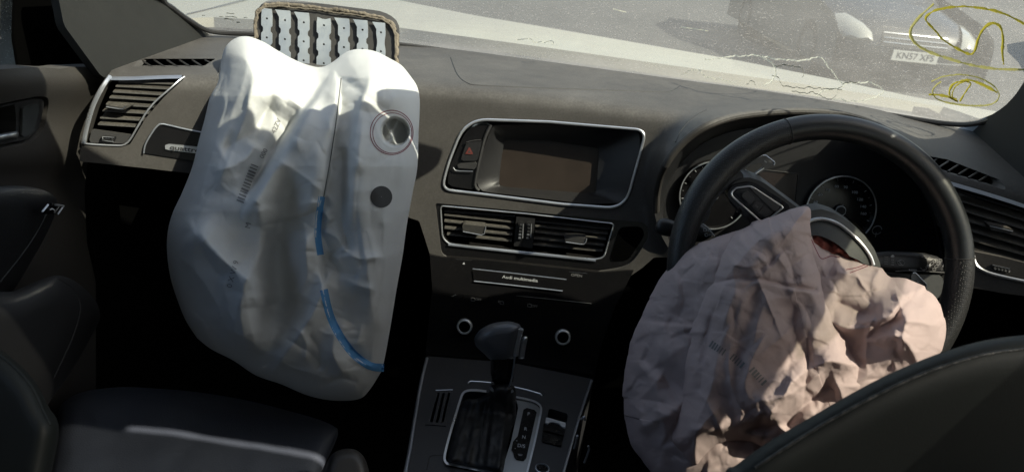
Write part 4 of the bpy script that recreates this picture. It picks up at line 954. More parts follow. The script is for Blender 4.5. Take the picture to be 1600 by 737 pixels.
pillow('stalk_body', rounded(zk([(-10, 70), (140, 56), (380, 68), (500, 100), (532, 145), (516, 228), (300, 225), (120, 210), (0, 190)]), 3), so_, .010, 9, M['black'], st, g=5)
kk = shifted(so_, .0108)
for L_ in ([(160, 128), (188, 112), (216, 128), (205, 152), (172, 148)],): line('wiper_mark', zk(L_), kk, .0005, M['mark_mid'], st, closed=True, step=1.5)
line('wiper_mark', zk([(175, 130), (195, 146)]), kk, .0005, M['mark_mid'], st, step=1.5)
for (x, y, a) in ((430, 118, -35), (408, 140, -35), (388, 158, -30), (468, 118, 10), (455, 140, -35), (440, 160, -30), (425, 182, 0)):
    u, v_ = zk([(x, y)])[0]; c, s_ = math.cos(R(a)), math.sin(R(a)); L_ = [(u + c * i * 2.5 - s_ * j * 1.7, v_ + s_ * i * 2.5 + c * j * 1.7) for i, j in ((-1, -1), (1, -1), (1, 1), (-1, 1))]
    line('wiper_mark', L_, kk, .00045, M['mark_mid'], st, closed=True, step=1.5)
sheet('wiper_mark', zk([(372, 152), (398, 140), (404, 152), (380, 166)]), shifted(so_, .0112), M['mark'], st, g=3)
line('wiper_mark', zk([(330, 172), (345, 186), (372, 180), (366, 162)]), kk, .0005, M['mark_mid'], st, step=1.5)
line('wiper_mark', zk([(338, 92), (396, 96)]), kk, .0006, M['mark_mid'], st, step=2)
for k in range(4):
    a = zk([(128, 96 + 17 * k)])[0]; line('wiper_mark', [(a[0] - 2, a[1]), (a[0] + 2, a[1] + .3)], kk, .0005, M['mark_mid'], st, step=2)
    a = zk([(82, 92 + 17 * k)])[0]; line('wiper_mark', [(a[0] - 3, a[1]), (a[0] + 3, a[1] + .3)], kk, .0004, M['mark_dim'], st, step=2)
sheet('wiper_mark', zk([(112, 92), (129, 74), (146, 92)]), shifted(so_, .0112), M['mark'], st, g=3)
place_text('stalk_lettering', 'RESET', *zk([(272, 188)])[0], 2.9, 4, so_, M['mark'], st, off=.0112, weight=.02, sx=1.2)
line('stalk_edge', zk([(150, 195), (240, 190), (300, 192), (510, 205)]), so_, .0005, M['mark_dim'], st, off=.0105)
sh = sheet('column_panel', zk([(110, 214), (515, 232), (540, 330), (460, 420), (120, 420)]), wpl(-.075), M['hub'], st, g=10, thick=.03)
st = thing('indicator_stalk', 'black indicator stalk poking out left of the steering wheel rim', 'stalk', tuple(WC - wx * .09 - wn_ * .05))
zi = lambda L: [(960 + a / 3.35, 320 + b / 3.35) for a, b in L]
pillow('stalk_body', rounded(zi([(208, 115), (232, 74), (270, 68), (330, 90), (430, 84), (480, 110), (518, 160), (470, 190), (380, 200), (300, 165), (262, 164), (225, 150)]), 4), so_, .012, 8, M['black'], st, g=5)
for (x, y) in ((462, 128), (470, 154)):
    u, v_ = zi([(x, y)])[0]; line('lamp_mark', [(u - 2.6, v_ - 2), (u + 1, v_ - 2), (u + 2.4, v_), (u + 1, v_ + 2.2), (u - 2.6, v_ + 2)], shifted(so_, .0128), .0005, M['mark'], st, closed=True, step=1.5)
    for k in range(2): line('lamp_mark', [(u + 5 + 3 * k, v_ - 2), (u + 5 + 3 * k, v_ + 2)], shifted(so_, .0128), .0005, M['mark'], st, step=1.5)
line('stalk_edge', zi([(430, 84), (478, 112), (518, 162)]), so_, .0006, M['alu'], st, off=.006)

# ------------------------------------------------------------------ airbag lid
lid_p = three(at(410, 12, 1.255), at(610, 36, 1.255), at(500, 120, 1.195))
lid = thing('airbag_lid', 'torn out dashboard airbag lid standing open behind the white airbag with metal strips', 'airbag lid', tuple(at(510, 110, 1.2)))
lo = rounded([(399, 150), (400, 9), (435, 3.5), (598, 24), (622, 40), (620, 150)], [3, 20, 10, 14, 16, 3], 6)
vv = sheet('lid_panel', lo, lid_p, M['lid_in'], lid, g=10, thick=.014, dirn=(0, 1, .3))
op = resample(np.array([(401, 130), (400.5, 35), (404, 18), (416, 8.5), (435, 5.5), (500, 12), (597, 26), (612, 35), (619, 52), (619.5, 110)]), step=1.6)
q = lid_p(op[:, 0], op[:, 1]) + np.array([0, -.003, 0]); nz_ = fbm(op[:, 0], op[:, 1], 7, 3, 4); nz2 = fbm(op[:, 0], op[:, 1], 5, 8, 3)
q[:, 2] += nz_ * .003; q[:, 0] += nz2 * .003
v, f = tube(q, .0030 + .0016 * nz2 + .001 * np.abs(nz_), n=9); mesh('torn_edge', v, f, M['foam'], lid)
op2 = op[20:-20] + np.c_[fbm(op[20:-20, 0], op[20:-20, 1], 9, 12, 3), fbm(op[20:-20, 0], op[20:-20, 1], 9, 15, 3)] * 2 + np.array([0, 3.4])
q = lid_p(op2[:, 0], op2[:, 1]) + np.array([0, -.006, 0]); v, f = tube(q, .0012 + .0008 * np.abs(fbm(op2[:, 0], op2[:, 1], 6, 22, 3)), n=6); mesh('torn_edge', v, f, M['foam'], lid)
for i, (cx, cy, w, fl) in enumerate([(418.6, 24, 15, 0), (447, 27, 16, -1), (476, 30, 16, -1), (507.5, 35, 20, 1), (538.5, 39, 16, -1), (567.5, 42, 15, -1), (596, 45.5, 13, -1)]):
    L_, R_ = [], []
    for k in range(0, 34):
        y = cy + k * 3.0; ph = (y - cy - 8) / 29.5 * 2 * math.pi; nr = np.clip(-math.cos(ph), -1, 1)
        dx = w / 2 + (1.1 if nr < .6 else -1.7) if w > 14 else w / 2 + .8 * -nr
        off = -(y - cy) * .005
        L_.append((cx - dx + off, y)); R_.append((cx + dx + off, y + .1 * w))
    top = [(cx - w / 2 - (7 if fl < 0 else 0), cy - 8.5), (cx + w / 2, cy - 6.5)] if fl <= 0 else [(cx - w / 2, cy - 5), (cx - 3, cy - 2), (cx + 3, cy - 1.4), (cx + w / 2, cy - 3)]
    poly = top + R_[1:] + L_[::-1][:-1]
    holes = [[(cx - (k * 29.5) * .005 + 1.9 * math.cos(t), cy + 8 + k * 29.5 + 1.9 * math.sin(t)) for t in np.linspace(0, 2 * math.pi, 11)[:-1]] for k in range(3)]
    sheet('metal_strip', poly, shifted(lid_p, .006 + .001 * (i % 2)), M['galv'], lid, holes=holes, g=5, step=1.6, thick=.0016, hole_depth=.0016, sharp=30)

# ------------------------------------------------------------------ passenger airbag
nu, nv = 250, 400
T = catmull([(343, 112), (350, 78), (366, 61), (386, 57), (410, 65), (432, 78), (457, 92), (482, 102), (502, 105), (520, 97), (540, 82), (560, 77), (585, 80), (610, 92), (628, 103), (642, 120)], 6)
Rr = catmull([(642, 120), (652, 136), (656, 160), (654, 210), (652, 262), (645, 300), (636, 350), (629, 400), (620, 450), (611, 505), (603, 550), (597, 578)], 6)
Lf = catmull([(343, 112), (337, 132), (328, 152), (320, 185), (310, 222), (300, 262), (284, 302), (270, 332), (262, 362), (261, 395), (266, 432), (276, 465), (290, 500), (308, 528)], 6)
Bm = catmull([(308, 528), (330, 545), (365, 563), (400, 586), (440, 600), (480, 617), (520, 625), (560, 623), (578, 608), (597, 578)], 6)
P = coons(T, Bm, Lf, Rr, nu, nv); U, V_ = P[..., 0], P[..., 1]
loop = np.vstack([T, Rr[1:], Bm[::-1][1:], Lf[::-1][1:-1]])
F0 = Folds(U, V_).warp(3, 34, 5)
ed = polydist(loop, F0.q)[0]
infl = .085 * (1 - (1 - np.minimum(ed / 95, 1)) ** 2) ** .6
k_ = 1e-3
F0.blob((390, 120), .030, 60, 50).blob((590, 130), .030, 60, 45).blob((500, 130), -.035, 26, 55)
F0.step([(520, 112), (500, 140), (475, 178), (448, 222), (420, 268), (396, 306), (376, 335)], .030, 3.5, 55, .15)         # diagonal fold, upper right lies over
F0.ridge([(470, 165), (440, 215), (410, 262), (380, 310)], -.030, 26, 8, .2)
F0.ridge([(278, 335), (330, 385), (374, 438), (392, 508), (406, 570)], .030, 60, 24, .15, 1.5)
F0.lobe([(522, 108), (500, 140), (475, 178), (448, 222), (420, 268), (396, 306), (376, 338), (400, 352), (440, 345), (480, 335), (506, 310), (520, 220), (531, 150)], .016, 24)
F0.ridge([(352, 100), (345, 170), (322, 240), (292, 320), (275, 400)], .016, 20, 26)
F0.ridge([(430, 150), (405, 190), (380, 215), (345, 235)], -.012, 12, 16)
F0.ridge([(400, 225), (380, 250), (330, 272)], .010, 10)
F0.ridge([(405, 320), (410, 370), (402, 410), (380, 450), (378, 510), (392, 560)], .020, 15, 34)
F0.ridge([(300, 360), (345, 405), (390, 440), (400, 480)], .022, 16, 26)
F0.blob((440, 350), -.045, 28, 80, 10).blob((440, 465), -.035, 34, 60, 10)
F0.ridge([(516, 420), (497, 470), (470, 520), (440, 560), (420, 592)], .026, 14, 24)
F0.ridge([(470, 360), (480, 420), (462, 470)], .014, 10, 16)
F0.ridge([(540, 500), (520, 545), (540, 590)], .012, 12)
F0.step([(534, 118), (530, 150), (523, 205), (513, 262), (503, 318), (497, 365), (502, 420), (514, 480), (530, 522), (556, 556), (602, 572)], -.016, 3.0, 60, .06)   # sewn seam: right panel sits lower
F0.ridge([(534, 118), (530, 150), (523, 205), (513, 262), (503, 318), (497, 365), (502, 420), (514, 480), (530, 522), (556, 556), (602, 572)], -.0045, 3.2, None, .03)
F0.ridge([(570, 175), (560, 240), (560, 330), (575, 430), (590, 540)], .018, 22, 34).ridge([(536, 230), (535, 320), (545, 400)], -.012, 11)
F0.ridge([(535, 385), (560, 405), (600, 400)], .006, 7).ridge([(520, 395), (550, 440), (590, 455)], .006, 8).ridge([(505, 395), (535, 425), (560, 430)], -.006, 6)
F0.ridge([(505, 360), (530, 372), (540, 395)], .006, 5).ridge([(505, 330), (520, 345)], .005, 4)
for i, (a, b, c) in enumerate([((445, 530), (480, 545), (505, 575)), ((430, 560), (470, 580), (520, 590)), ((480, 520), (500, 545), (498, 580)), ((452, 505), (478, 530), (478, 565)), ((560, 600), (530, 590), (500, 605))]):
    F0.ridge([a, b, c], .005 * (1 if i % 2 else -1), 5)
for p_, a_, w1, w2 in (([(362, 95), (352, 160), (330, 240), (306, 320)], .008, 8, 22), ([(395, 110), (385, 170), (360, 240), (335, 300)], .008, 6, 20), ([(430, 130), (412, 180), (396, 230)], -.006, 8, 14), ([(580, 110), (560, 180), (548, 260), (548, 360)], .008, 6, 20),
                       ([(560, 255), (558, 340), (566, 430)], -.006, 6, 12), ([(600, 330), (600, 420), (590, 520)], .006, 5, 18), ([(640, 150), (632, 240), (620, 330)], .005, 8, 14), ([(470, 330), (478, 400), (462, 480), (430, 540)], .008, 5, 16), ([(345, 430), (362, 500), (372, 555)], .007, 6, 18)):
    F0.ridge(p_, a_, w1, w2)
F0.ridge([(268, 390), (310, 430), (345, 490), (360, 550)], .008, 8, 24).ridge([(285, 470), (320, 500), (345, 550)], -.006, 8, 16).ridge([(300, 330), (320, 400), (350, 440)], -.006, 8, 16)
F0.darts(10, 9, .004, 40, 90, 5, (270, 360, 420, 570), (1.2, .3))
F0.darts(46, 5, .0030, 14, 38, 2.8, None, (0.3, .6), anchor=[(533, 125), (530, 150), (526, 175), (521, 210), (514, 250), (509, 285), (503, 320), (498, 360), (499, 395), (506, 440), (514, 480), (528, 520), (545, 545), (570, 565)])
F0.darts(16, 6, .005, 70, 140, 5.5, (300, 140, 630, 560), (1.55, .35))
F0.darts(26, 7, .0026, 15, 50, 3, (340, 480, 590, 610))
F0.darts(16, 8, .0022, 15, 60, 3, (320, 120, 640, 480))
wr = .4 * facets(F0.w[:, 0].reshape(U.shape), F0.w[:, 1].reshape(U.shape), 44, .00007, 11, .05, 2.2, 1.1) + facets(F0.w[:, 0].reshape(U.shape), F0.w[:, 1].reshape(U.shape), 17, .00005, 12, .06, 1.6, .4)
msk = np.clip(.45 + 1.5 * fbm(U, V_, 60, 44), .12, 1.25)
h = blur((infl + 1.3 * F0.h * np.clip(ed / 40, .2, 1)).reshape(U.shape), 1) + wr * msk * np.clip(ed.reshape(U.shape) / 12, .2, 1) + fbm(U, V_, 80, 3) * .016 * np.clip(ed.reshape(U.shape) / 40, 0, 1)
# round vent opening sunk into the cloth
dv = np.hypot((U - 617) / 21, (V_ - 206) / 21.5); h = h + .0012 * np.exp(-((dv - 1.12) / .10) ** 2) - .055 / (1 + np.exp((dv - 1) / .03)) * (1 - .3 * np.exp(-(((U - 612) * .8 + (V_ - 210) * .35) / 5) ** 2) - .25 * np.exp(-(((U - 606) - (V_ - 200) * .5) / 4) ** 2))
yb = np.interp(V_, [40, 80, 110, 150, 200, 260, 330, 400, 500, 640], [1.16, 1.13, 1.10, 1.055, 1.01, .965, .93, .91, .885, .86])
rr = rays(U, V_); K = yb / rr[..., 1]
PB = CA + rr * (K - h)[..., None]
bag = thing('passenger_airbag', 'large deflated white airbag hanging from the dashboard with blue seam tape and red stitched vent', 'airbag', tuple(at(500, 110, 1.14)))
front = mesh('bag_fabric', PB.reshape(-1, 3), grid_faces(nu, nv), M['bag_white'], bag, sharp=0)
st_ = slice(None, None, 8)
Pb = CA + rr[st_, st_] * (K + .02 + .35 * (infl.reshape(U.shape)))[st_, st_][..., None]
ee = ed.reshape(U.shape)[st_, st_] < 1.5
Pb[ee] = (CA + rr[st_, st_] * (K - h + .001)[st_, st_][..., None])[ee]
mesh('back_fabric', Pb.reshape(-1, 3), grid_faces(Pb.shape[1], Pb.shape[0]), M['bag_white'], bag, sharp=0)
class OnMesh:
    def __init__(s, o):
        me = o.data; off = o.matrix_basis.translation
        par = Vector((0, 0, 0)); q = o
        while q: par += q.location; q = q.parent
        s.t = BVHTree.FromPolygons([tuple(p.co + par) for p in me.vertices], [tuple(p.vertices) for p in me.polygons])
    def __call__(s, u, v):
        r = rays(u, v); out = np.zeros(np.shape(r)); last = None
        for i in np.ndindex(r.shape[:-1]):
            hit = s.t.ray_cast(CAM, Vector(r[i]).normalized())[0]
            if hit is None:
                k = last if last is not None else 1.0; out[i] = CA + r[i] * k
            else:
                out[i] = hit; last = (hit.y) / r[i][1]
        return out
def off_cam(f, d):
    def g(u, v):
        p = f(u, v); w = CA - p; return p + w / np.linalg.norm(w, axis=-1, keepdims=True) * d
    return g
bs = OnMesh(front)
def rib_on(name, px, w, s, mt, par, d=.0008, step=2.0, sm=5, nw=3):
    p = resample(catmull(px, sm), step=step); t = np.gradient(p, axis=0); t /= np.linalg.norm(t, axis=1, keepdims=True); n = np.c_[-t[:, 1], t[:, 0]]
    f_ = off_cam(s, d); rows = [f_((p + n * w * (j / (nw - 1) - .5))[:, 0], (p + n * w * (j / (nw - 1) - .5))[:, 1]) for j in range(nw)]
    v, f = loft(rows); return mesh(name, v, f, mt, par)
def circle_px(c, r, n=48): return [(c[0] + r * math.cos(t), c[1] + r * 1.03 * math.sin(t)) for t in np.linspace(0, 2 * math.pi, n + 1)]
rib_on('stitch_ring', circle_px((612, 207), 33.5), 1.2, bs, M['thread_red'], bag, sm=2)
rib_on('stitch_ring', circle_px((613, 208), 30.5), 1.0, bs, M['thread_red'], bag, sm=2)
rib_on('seam_thread', [(533, 122), (530, 150), (523, 205), (514, 262), (505, 312)], 1.6, bs, M['thread'], bag)
rib_on('blue_tape', [(503, 307), (498, 340), (497, 370), (501, 398)], 10.5, bs, M['blue_tape'], bag, nw=4)
rib_on('blue_tape', [(506, 452), (515, 490), (530, 522), (552, 552), (578, 571), (600, 574)], 12.5, bs, M['blue_tape'], bag, nw=5)
dk = [(596 + 17 * a * math.cos(t), 307.5 + 17 * a * math.sin(t)) for a in (.02, .33, .66, 1) for t in np.linspace(0, 2 * math.pi, 33)[:-1]]
dp = np.array(dk); q = off_cam(bs, .0012)(dp[:, 0], dp[:, 1]).reshape(4, 32, 3); v, f = loft(list(q), True); mesh('round_patch', v, f, M['ink_black'], bag)
def bars(px, w, n, s, par, mt, seed):
    rg = np.random.default_rng(seed); p = resample(np.array(px, float), n=n + 1)
    for a, b in zip(p[:-1], p[1:]):
        t = (b - a); nn = np.array([-t[1], t[0]]) / np.hypot(*t); k = rg.uniform(.25, .7)
        c0, c1 = a, a + t * k; Q = np.array([c0 + nn * w / 2, c0, c0 - nn * w / 2, c1 + nn * w / 2, c1, c1 - nn * w / 2])
        q = off_cam(s, .0012)(Q[:, 0], Q[:, 1]); mesh('barcode_bar', q, [(0, 1, 4, 3), (1, 2, 5, 4)], mt, par)
bars([(398, 258), (374, 318)], 12, 13, bs, bag, M['ink'], 3)
def text_on(body, cx, cy, h, ang, s, mt, par, sx=1.0, weight=.0):
    f_ = off_cam(s, .0012); return place_text('printed_lettering', body, cx, cy, h, ang, f_, mt, par, off=0.0002, weight=weight, sx=sx)
text_on('42ZV', 432, 197, 8, -66, bs, M['ink'], bag); text_on('000', 412, 240, 8, -62, bs, M['ink'], bag); text_on('M', 388, 352, 9, -78, bs, M['ink'], bag)
text_on('0 X W 9', 364, 428, 9, -75, bs, M['ink'], bag)

# ------------------------------------------------------------------ driver airbag
dbag = thing('driver_airbag', 'crumpled pinkish airbag burst out of the steering wheel hub', 'airbag', tuple(WC + wn_ * .04))
def cloth(name, outline, corners, nu, nv, depth, A, w, folds, fac, seed, jitter=.5, mt='bag_pink', sm=4, back=.012, pw=.55):
    O = resample(catmull(outline, sm, True), step=2.0, closed=True)
    O = O + jitter * np.c_[facets(O[:, 0], O[:, 1], 26, .2, 91, .03), facets(O[:, 0] + 500, O[:, 1], 26, .2, 92, .03)]
    ci_ = [int(np.argmin(np.hypot(*(O - np.array(c)).T))) for c in corners]        # top-left, top-right, bottom-right, bottom-left
    n = len(O)
    def seg(i, j):                       # walk the outline forward (clockwise on the picture) from i to j
        return O[[(i + k) % n for k in range((j - i) % n + 1)]]
    T, R_, B, L = seg(ci_[0], ci_[1]), seg(ci_[1], ci_[2]), seg(ci_[2], ci_[3])[::-1], seg(ci_[3], ci_[0])[::-1]
    P = coons(T, B, L, R_, nu, nv); U, V_ = P[..., 0], P[..., 1]
    G = Folds(U, V_).warp(3, 24, seed); ed = polydist(O, G.q)[0]
    infl = A * (1 - (1 - np.minimum(ed / w, 1)) ** 2) ** pw
    folds(G); GX, GY = G.w[:, 0].reshape(U.shape), G.w[:, 1].reshape(U.shape)
    wr = sum(facets(GX, GY, c, a, seed + 30 + i, .06, 1.6, .7 + i) for i, (c, a) in enumerate(fac))
    m_ = np.clip(.7 + 1.5 * fbm(U, V_, 50, seed + 5), .2, 1.3)
    h = blur((infl + G.h * np.clip(ed / 26, .3, 1)).reshape(U.shape), 1) + wr * m_ * np.clip(ed.reshape(U.shape) / 10, .3, 1) + fbm(U, V_, 70, seed + 8) * .010 * np.clip(ed.reshape(U.shape) / 40, 0, 1)
    K = wpl(depth[0])(U, V_)[..., 1] / rays(U, V_)[..., 1] + depth[1](U, V_)
    rr = rays(U, V_); PB = CA + rr * (K - h)[..., None]
    o = mesh(name, PB.reshape(-1, 3), grid_faces(nu, nv), M[mt], dbag, sharp=0)
    q = slice(None, None, 6); bk_ = CA + rr[q, q] * (K + back)[q, q][..., None]
    e0 = (ed.reshape(U.shape)[q, q] < 1.5); bk_[e0] = (CA + rr[q, q] * (K - h + .0008)[q, q][..., None])[e0]
    mesh('back_fabric', bk_.reshape(-1, 3), grid_faces(bk_.shape[1], bk_.shape[0]), M[mt], dbag, sharp=0)
    return o
def foldA(G):
    G.step([(984, 504), (1010, 502), (1050, 507), (1090, 508)], -.008, 1.8, 30, .06)
    G.ridge([(1020, 440), (1035, 520), (1025, 600), (1040, 680)], .010, 12, 30).ridge([(1000, 560), (1030, 580), (1070, 640)], -.010, 10, 24)
    G.ridge([(990, 670), (1030, 655), (1075, 615)], .014, 12, 26).ridge([(1060, 420), (1070, 470), (1060, 500)], -.007, 8, 16)
    G.darts(22, 41, .006, 25, 70, 4, (985, 400, 1085, 720)).darts(26, 42, .003, 12, 30, 2.6, (985, 400, 1085, 720))
cloth('bag_fabric', [(1200, 352), (1150, 362), (1112, 373), (1085, 385), (1062, 399), (1040, 423), (1020, 456), (1004, 490), (990, 520), (981, 555), (974, 600), (975, 640), (984, 688), (1002, 717), (1030, 748), (1100, 775), (1190, 775), (1230, 700), (1230, 500)][::-1],
      [(1066, 396), (1200, 352), (1200, 770), (1022, 740)], 150, 230, (.030, lambda U, V_: .075 * np.clip((1110 - U - .15 * (V_ - 480)) / 130, 0, 1.3) ** 1.2), .045, 60, foldA, [(46, .00014), (20, .00009), (9, .00005)], 171)
def foldC(G):
    G.ridge([(1285, 500), (1330, 514), (1360, 510), (1388, 498), (1404, 470)], .014, 6, 20).ridge([(1305, 468), (1340, 486), (1378, 490)], -.012, 16, 12)
    G.ridge([(1300, 418), (1340, 430), (1380, 432)], .012, 12).blob((1415, 505), .024, 46, 60).blob((1330, 540), -.020, 40, 30)
    G.ridge([(1398, 452), (1412, 500), (1408, 560)], .008, 5, 22).ridge([(1408, 500), (1440, 505), (1474, 512)], .006, 5, 12).ridge([(1390, 520), (1420, 540), (1440, 580)], .008, 5, 18)
    G.darts(17, 43, .008, 40, 100, 5.5, (1290, 420, 1475, 600)).darts(18, 44, .0030, 12, 35, 2.6, (1280, 400, 1475, 600))
cloth('bag_fabric', [(1262, 362), (1276, 376), (1290, 388), (1305, 393), (1330, 403), (1352, 409), (1376, 419), (1390, 431), (1412, 434), (1440, 446), (1462, 464), (1475, 492), (1478, 520), (1472, 548), (1450, 600), (1410, 660), (1340, 690), (1260, 660), (1225, 560), (1230, 440)],
      [(1262, 362), (1440, 446), (1412, 658), (1250, 650)], 190, 200, (.022, lambda U, V_: -.03 * np.clip((V_ - 430) / 120, 0, 1) + .0 * U), .060, 60, foldC, [(46, .00016), (22, .00009), (10, .00005)], 181)
def foldB(G):
    G.step([(1096, 449), (1132, 440), (1162, 436), (1190, 438), (1221, 445), (1250, 452), (1282, 455)], -.010, 1.8, 34, .05)
    G.ridge([(1100, 446), (1162, 434), (1221, 443), (1280, 454)], -.004, 4, 2.5, .05)
    for p_, a_, w1, w2 in (([(1240, 345), (1190, 372), (1145, 420), (1120, 470)], .010, 14, 30), ([(1256, 345), (1262, 400), (1290, 470), (1330, 545)], .012, 26, 18), ([(1200, 455), (1180, 520), (1165, 590), (1175, 640)], .010, 10, 34), ([(1238, 465), (1246, 530), (1280, 585)], -.012, 20, 14),
                           ([(1150, 450), (1128, 520), (1112, 600), (1090, 660)], .010, 10, 26), ([(1120, 470), (1100, 560), (1090, 620)], -.006, 10, 10), ([(1215, 380), (1235, 410), (1240, 440)], -.007, 10, 12), ([(1180, 395), (1200, 415), (1170, 434)], .005, 6, 6),
                           ([(1140, 412), (1170, 416), (1205, 405)], .005, 4, 9)): G.ridge(p_, a_, w1, w2)
    G.ridge([(1195, 660), (1220, 622), (1250, 588), (1290, 566), (1330, 568), (1370, 585)], .020, 12, 24, .1).ridge([(1225, 672), (1260, 630), (1310, 605)], -.022, 18, 18)
    G.ridge([(1070, 668), (1120, 672), (1165, 662), (1195, 642)], .012, 8, 18).blob((1186, 668), -.024, 24, 10, -8)
    G.darts(20, 45, .0075, 50, 130, 6, (1080, 370, 1330, 660)).darts(24, 46, .0030, 14, 45, 2.8, (1080, 350, 1330, 680))
front = cloth('bag_fabric', [(1263, 322), (1225, 332), (1180, 349), (1152, 365), (1128, 390), (1113, 420), (1097, 458), (1084, 496), (1076, 535), (1070, 567), (1066, 620), (1058, 655), (1050, 684), (1062, 703), (1086, 729), (1106, 710), (1132, 693), (1170, 691), (1215, 705), (1290, 700), (1350, 650), (1376, 600), (1350, 560), (1328, 519), (1308, 480), (1290, 440), (1276, 405), (1268, 375), (1266, 345)][::-1],
      [(1152, 365), (1263, 322), (1376, 600), (1054, 690)], 260, 280, (.050, lambda U, V_: .0 * U - .012 * np.clip((V_ - 450) / 200, 0, 1)), .070, 72, foldB, [(50, .00014), (24, .00008), (10, .00005)], 191)
bs2 = OnMesh(front); bs3 = OnMesh([o for o in dbag.children if o.name.startswith('bag_fabric')][1])
bars([(1110, 536), (1134, 552)], 11, 6, bs2, dbag, M['ink'], 5); bars([(1143, 556), (1162, 572)], 11, 5, bs2, dbag, M['ink'], 6); bars([(1174, 576), (1196, 600)], 11, 6, bs2, dbag, M['ink'], 7)
pillow('inner_fabric', rounded([(1256, 352), (1285, 366), (1310, 376), (1340, 396), (1362, 414), (1350, 430), (1310, 428), (1285, 424), (1268, 400)], 4), wpl(.020), .016, 16, M['bag_red'], dbag, g=3,
       nz=lambda u, v: facets(u, v, 13, .0006, 31, .1, 1.5, .8) + fbm(u, v, 10, 4) * .012)
rib_on('seam_thread', [(1268, 374), (1276, 392), (1284, 404), (1298, 400), (1312, 402)], 1.4, bs3, M['thread_red'], dbag, d=.012, sm=6)
rib_on('seam_thread', [(1322, 421), (1338, 418), (1352, 413)], 1.3, bs3, M['thread_red'], dbag); rib_on('seam_thread', [(1328, 426), (1344, 420), (1356, 415)], 1.2, bs3, M['thread_red'], dbag)

# ------------------------------------------------------------------ centre console
cz = on_plane((0, .9, .762), (0, -.04, 1.0))
con = thing('centre_console', 'dark centre console with gear gate, chrome side strips and lettered selector panel', 'centre console', (0, .8, .5))
gate_l = [(733, 611), (762, 613), (770, 640), (806, 622), (846, 638), (824, 740), (700, 727), (694, 716), (721, 616)]
gate = rounded([(729, 611), (790, 616), (846, 634), (820, 760), (752, 738), (700, 728), (694, 716), (721, 618)], [6, 4, 8, 3, 3, 5, 5, 6])
H_vent = [(684, 614), (704, 614), (693, 660), (671, 659)]
H_sw = rounded([(858, 637), (888, 646), (877, 699), (845, 690)], 2)
sheet('console_top', [(668, 556), (800, 566), (928, 592), (920, 606), (905, 655), (890, 704), (870, 775), (860, 830), (612, 830), (628, 760), (640, 704), (654, 615)], cz, M['console'], con, holes=[gate, H_vent, H_sw], g=9, step=5, thick=.22, dirn=(0, 0, -1), hole_depth=[.03, .02, .02])
sheet('gate_floor', [(680, 600), (860, 620), (850, 780), (680, 780)], lambda u, v: cz(u, v) + np.array([0, 0, -.03]), M['void'], con, g=30)
line('chrome_strip', [(667, 560), (659, 592), (654.4, 615), (647, 660), (640, 704), (633, 740), (620, 800)], cz, .0026, M['chrome_dark'], con, off=.001)
line('chrome_strip', [(924, 595), (913, 628), (904, 656), (890, 704), (880, 740), (862, 800)], cz, .0020, M['chrome_dark'], con, off=.001)
z6 = lambda L: [(640 + a / 4.163, 560 + b / 4.163) for a, b in L]
vg = sheet('side_grille', z6([(168, 208), (282, 208), (235, 440), (100, 432)]), lambda u, v: cz(u, v) + np.array([0, 0, .0015]), M['console'], con,
      holes=[z6(q) for q in ([(180, 225), (196, 226), (150, 418), (132, 416)], [(214, 227), (230, 228), (186, 420), (168, 419)], [(250, 226), (265, 226), (220, 424), (204, 422)])], g=6, step=2, thick=.002, dirn=(0, 0, -1), hole_depth=.012)
line('grille_edge', z6([(170, 212), (280, 208)]), cz, .0008, M['chrome_dark'], vg, off=.002)
line('trim_line', z6([(378, 164), (392, 150), (460, 153), (530, 160)]), cz, .0013, M['chrome'], con, off=.001, step=3)
line('trim_line', z6([(682, 188), (770, 208), (855, 234), (862, 248)]), cz, .0013, M['chrome'], con, off=.001, step=3)
line('lid_gap', z6([(112, 720), (130, 634), (150, 627), (225, 625)]), cz, .0007, M['ink_black'], con, off=.0, step=3)
gf = ribbon('gate_frame', z6([(498, 222), (430, 214), (375, 217), (345, 236), (328, 280), (300, 370), (270, 470), (240, 580), (226, 650), (236, 684), (265, 696), (350, 713), (470, 736), (560, 752)]), 3.6, cz, M['chrome'], con, off=.003, step=3)
sp_ = sheet('selector_plate', z6([(690, 262), (760, 278), (820, 298), (850, 330), (845, 400), (810, 560), (762, 760), (600, 760), (622, 660), (660, 540), (690, 400), (706, 320)]), lambda u, v: cz(u, v) + np.array([0, 0, .0018]), M['alu'], con, g=7, thick=.003, dirn=(0, 0, -1))
ribbon('gate_frame', z6([(690, 262), (760, 276), (818, 294), (848, 320), (853, 352), (838, 430), (810, 560), (775, 700), (755, 780)]), 3.2, cz, M['chrome'], sp_, off=.004, step=3)
ip = sheet('indicator_plate', rounded(z6([(740, 338), (760, 330), (818, 345), (826, 356), (755, 668), (740, 672), (682, 662), (672, 612), (660, 600), (672, 545), (700, 522)]), .8), lambda u, v: cz(u, v) + np.array([0, 0, .0034]), M['gloss'], con, g=6, thick=.002, dirn=(0, 0, -1))
ipf = lambda u, v: cz(u, v) + np.array([0, 0, .0038])
for t, c, s_ in (('P', (772, 374), 5.2), ('R', (752, 471), 5.2), ('N', (741, 525), 5.2), ('D/S', (724, 582), 5.6), ('+', (695, 549), 3.6), ('-', (685, 597), 4.2)):
    place_text('plate_letter', t, *z6([c])[0], s_, 8, ipf, M['mark'], ip, weight=.012, sx=1.1)
sheet('plate_mark', z6([(700, 632), (735, 637), (728, 645), (716, 648), (706, 642)]), shifted(ipf, .0005), M['mark_dim'], ip, g=3)
sw_ = sheet('park_brake_switch', rounded(z6([(872, 420), (1016, 452), (985, 575), (858, 545)]), 1.5), lambda u, v: cz(u, v) + np.array([0, 0, .002]), M['gloss'], con, g=6, thick=.012, dirn=(0, 0, -1))
line('switch_split', z6([(868, 478), (1003, 512)]), cz, .0007, M['void'], sw_, off=.003)
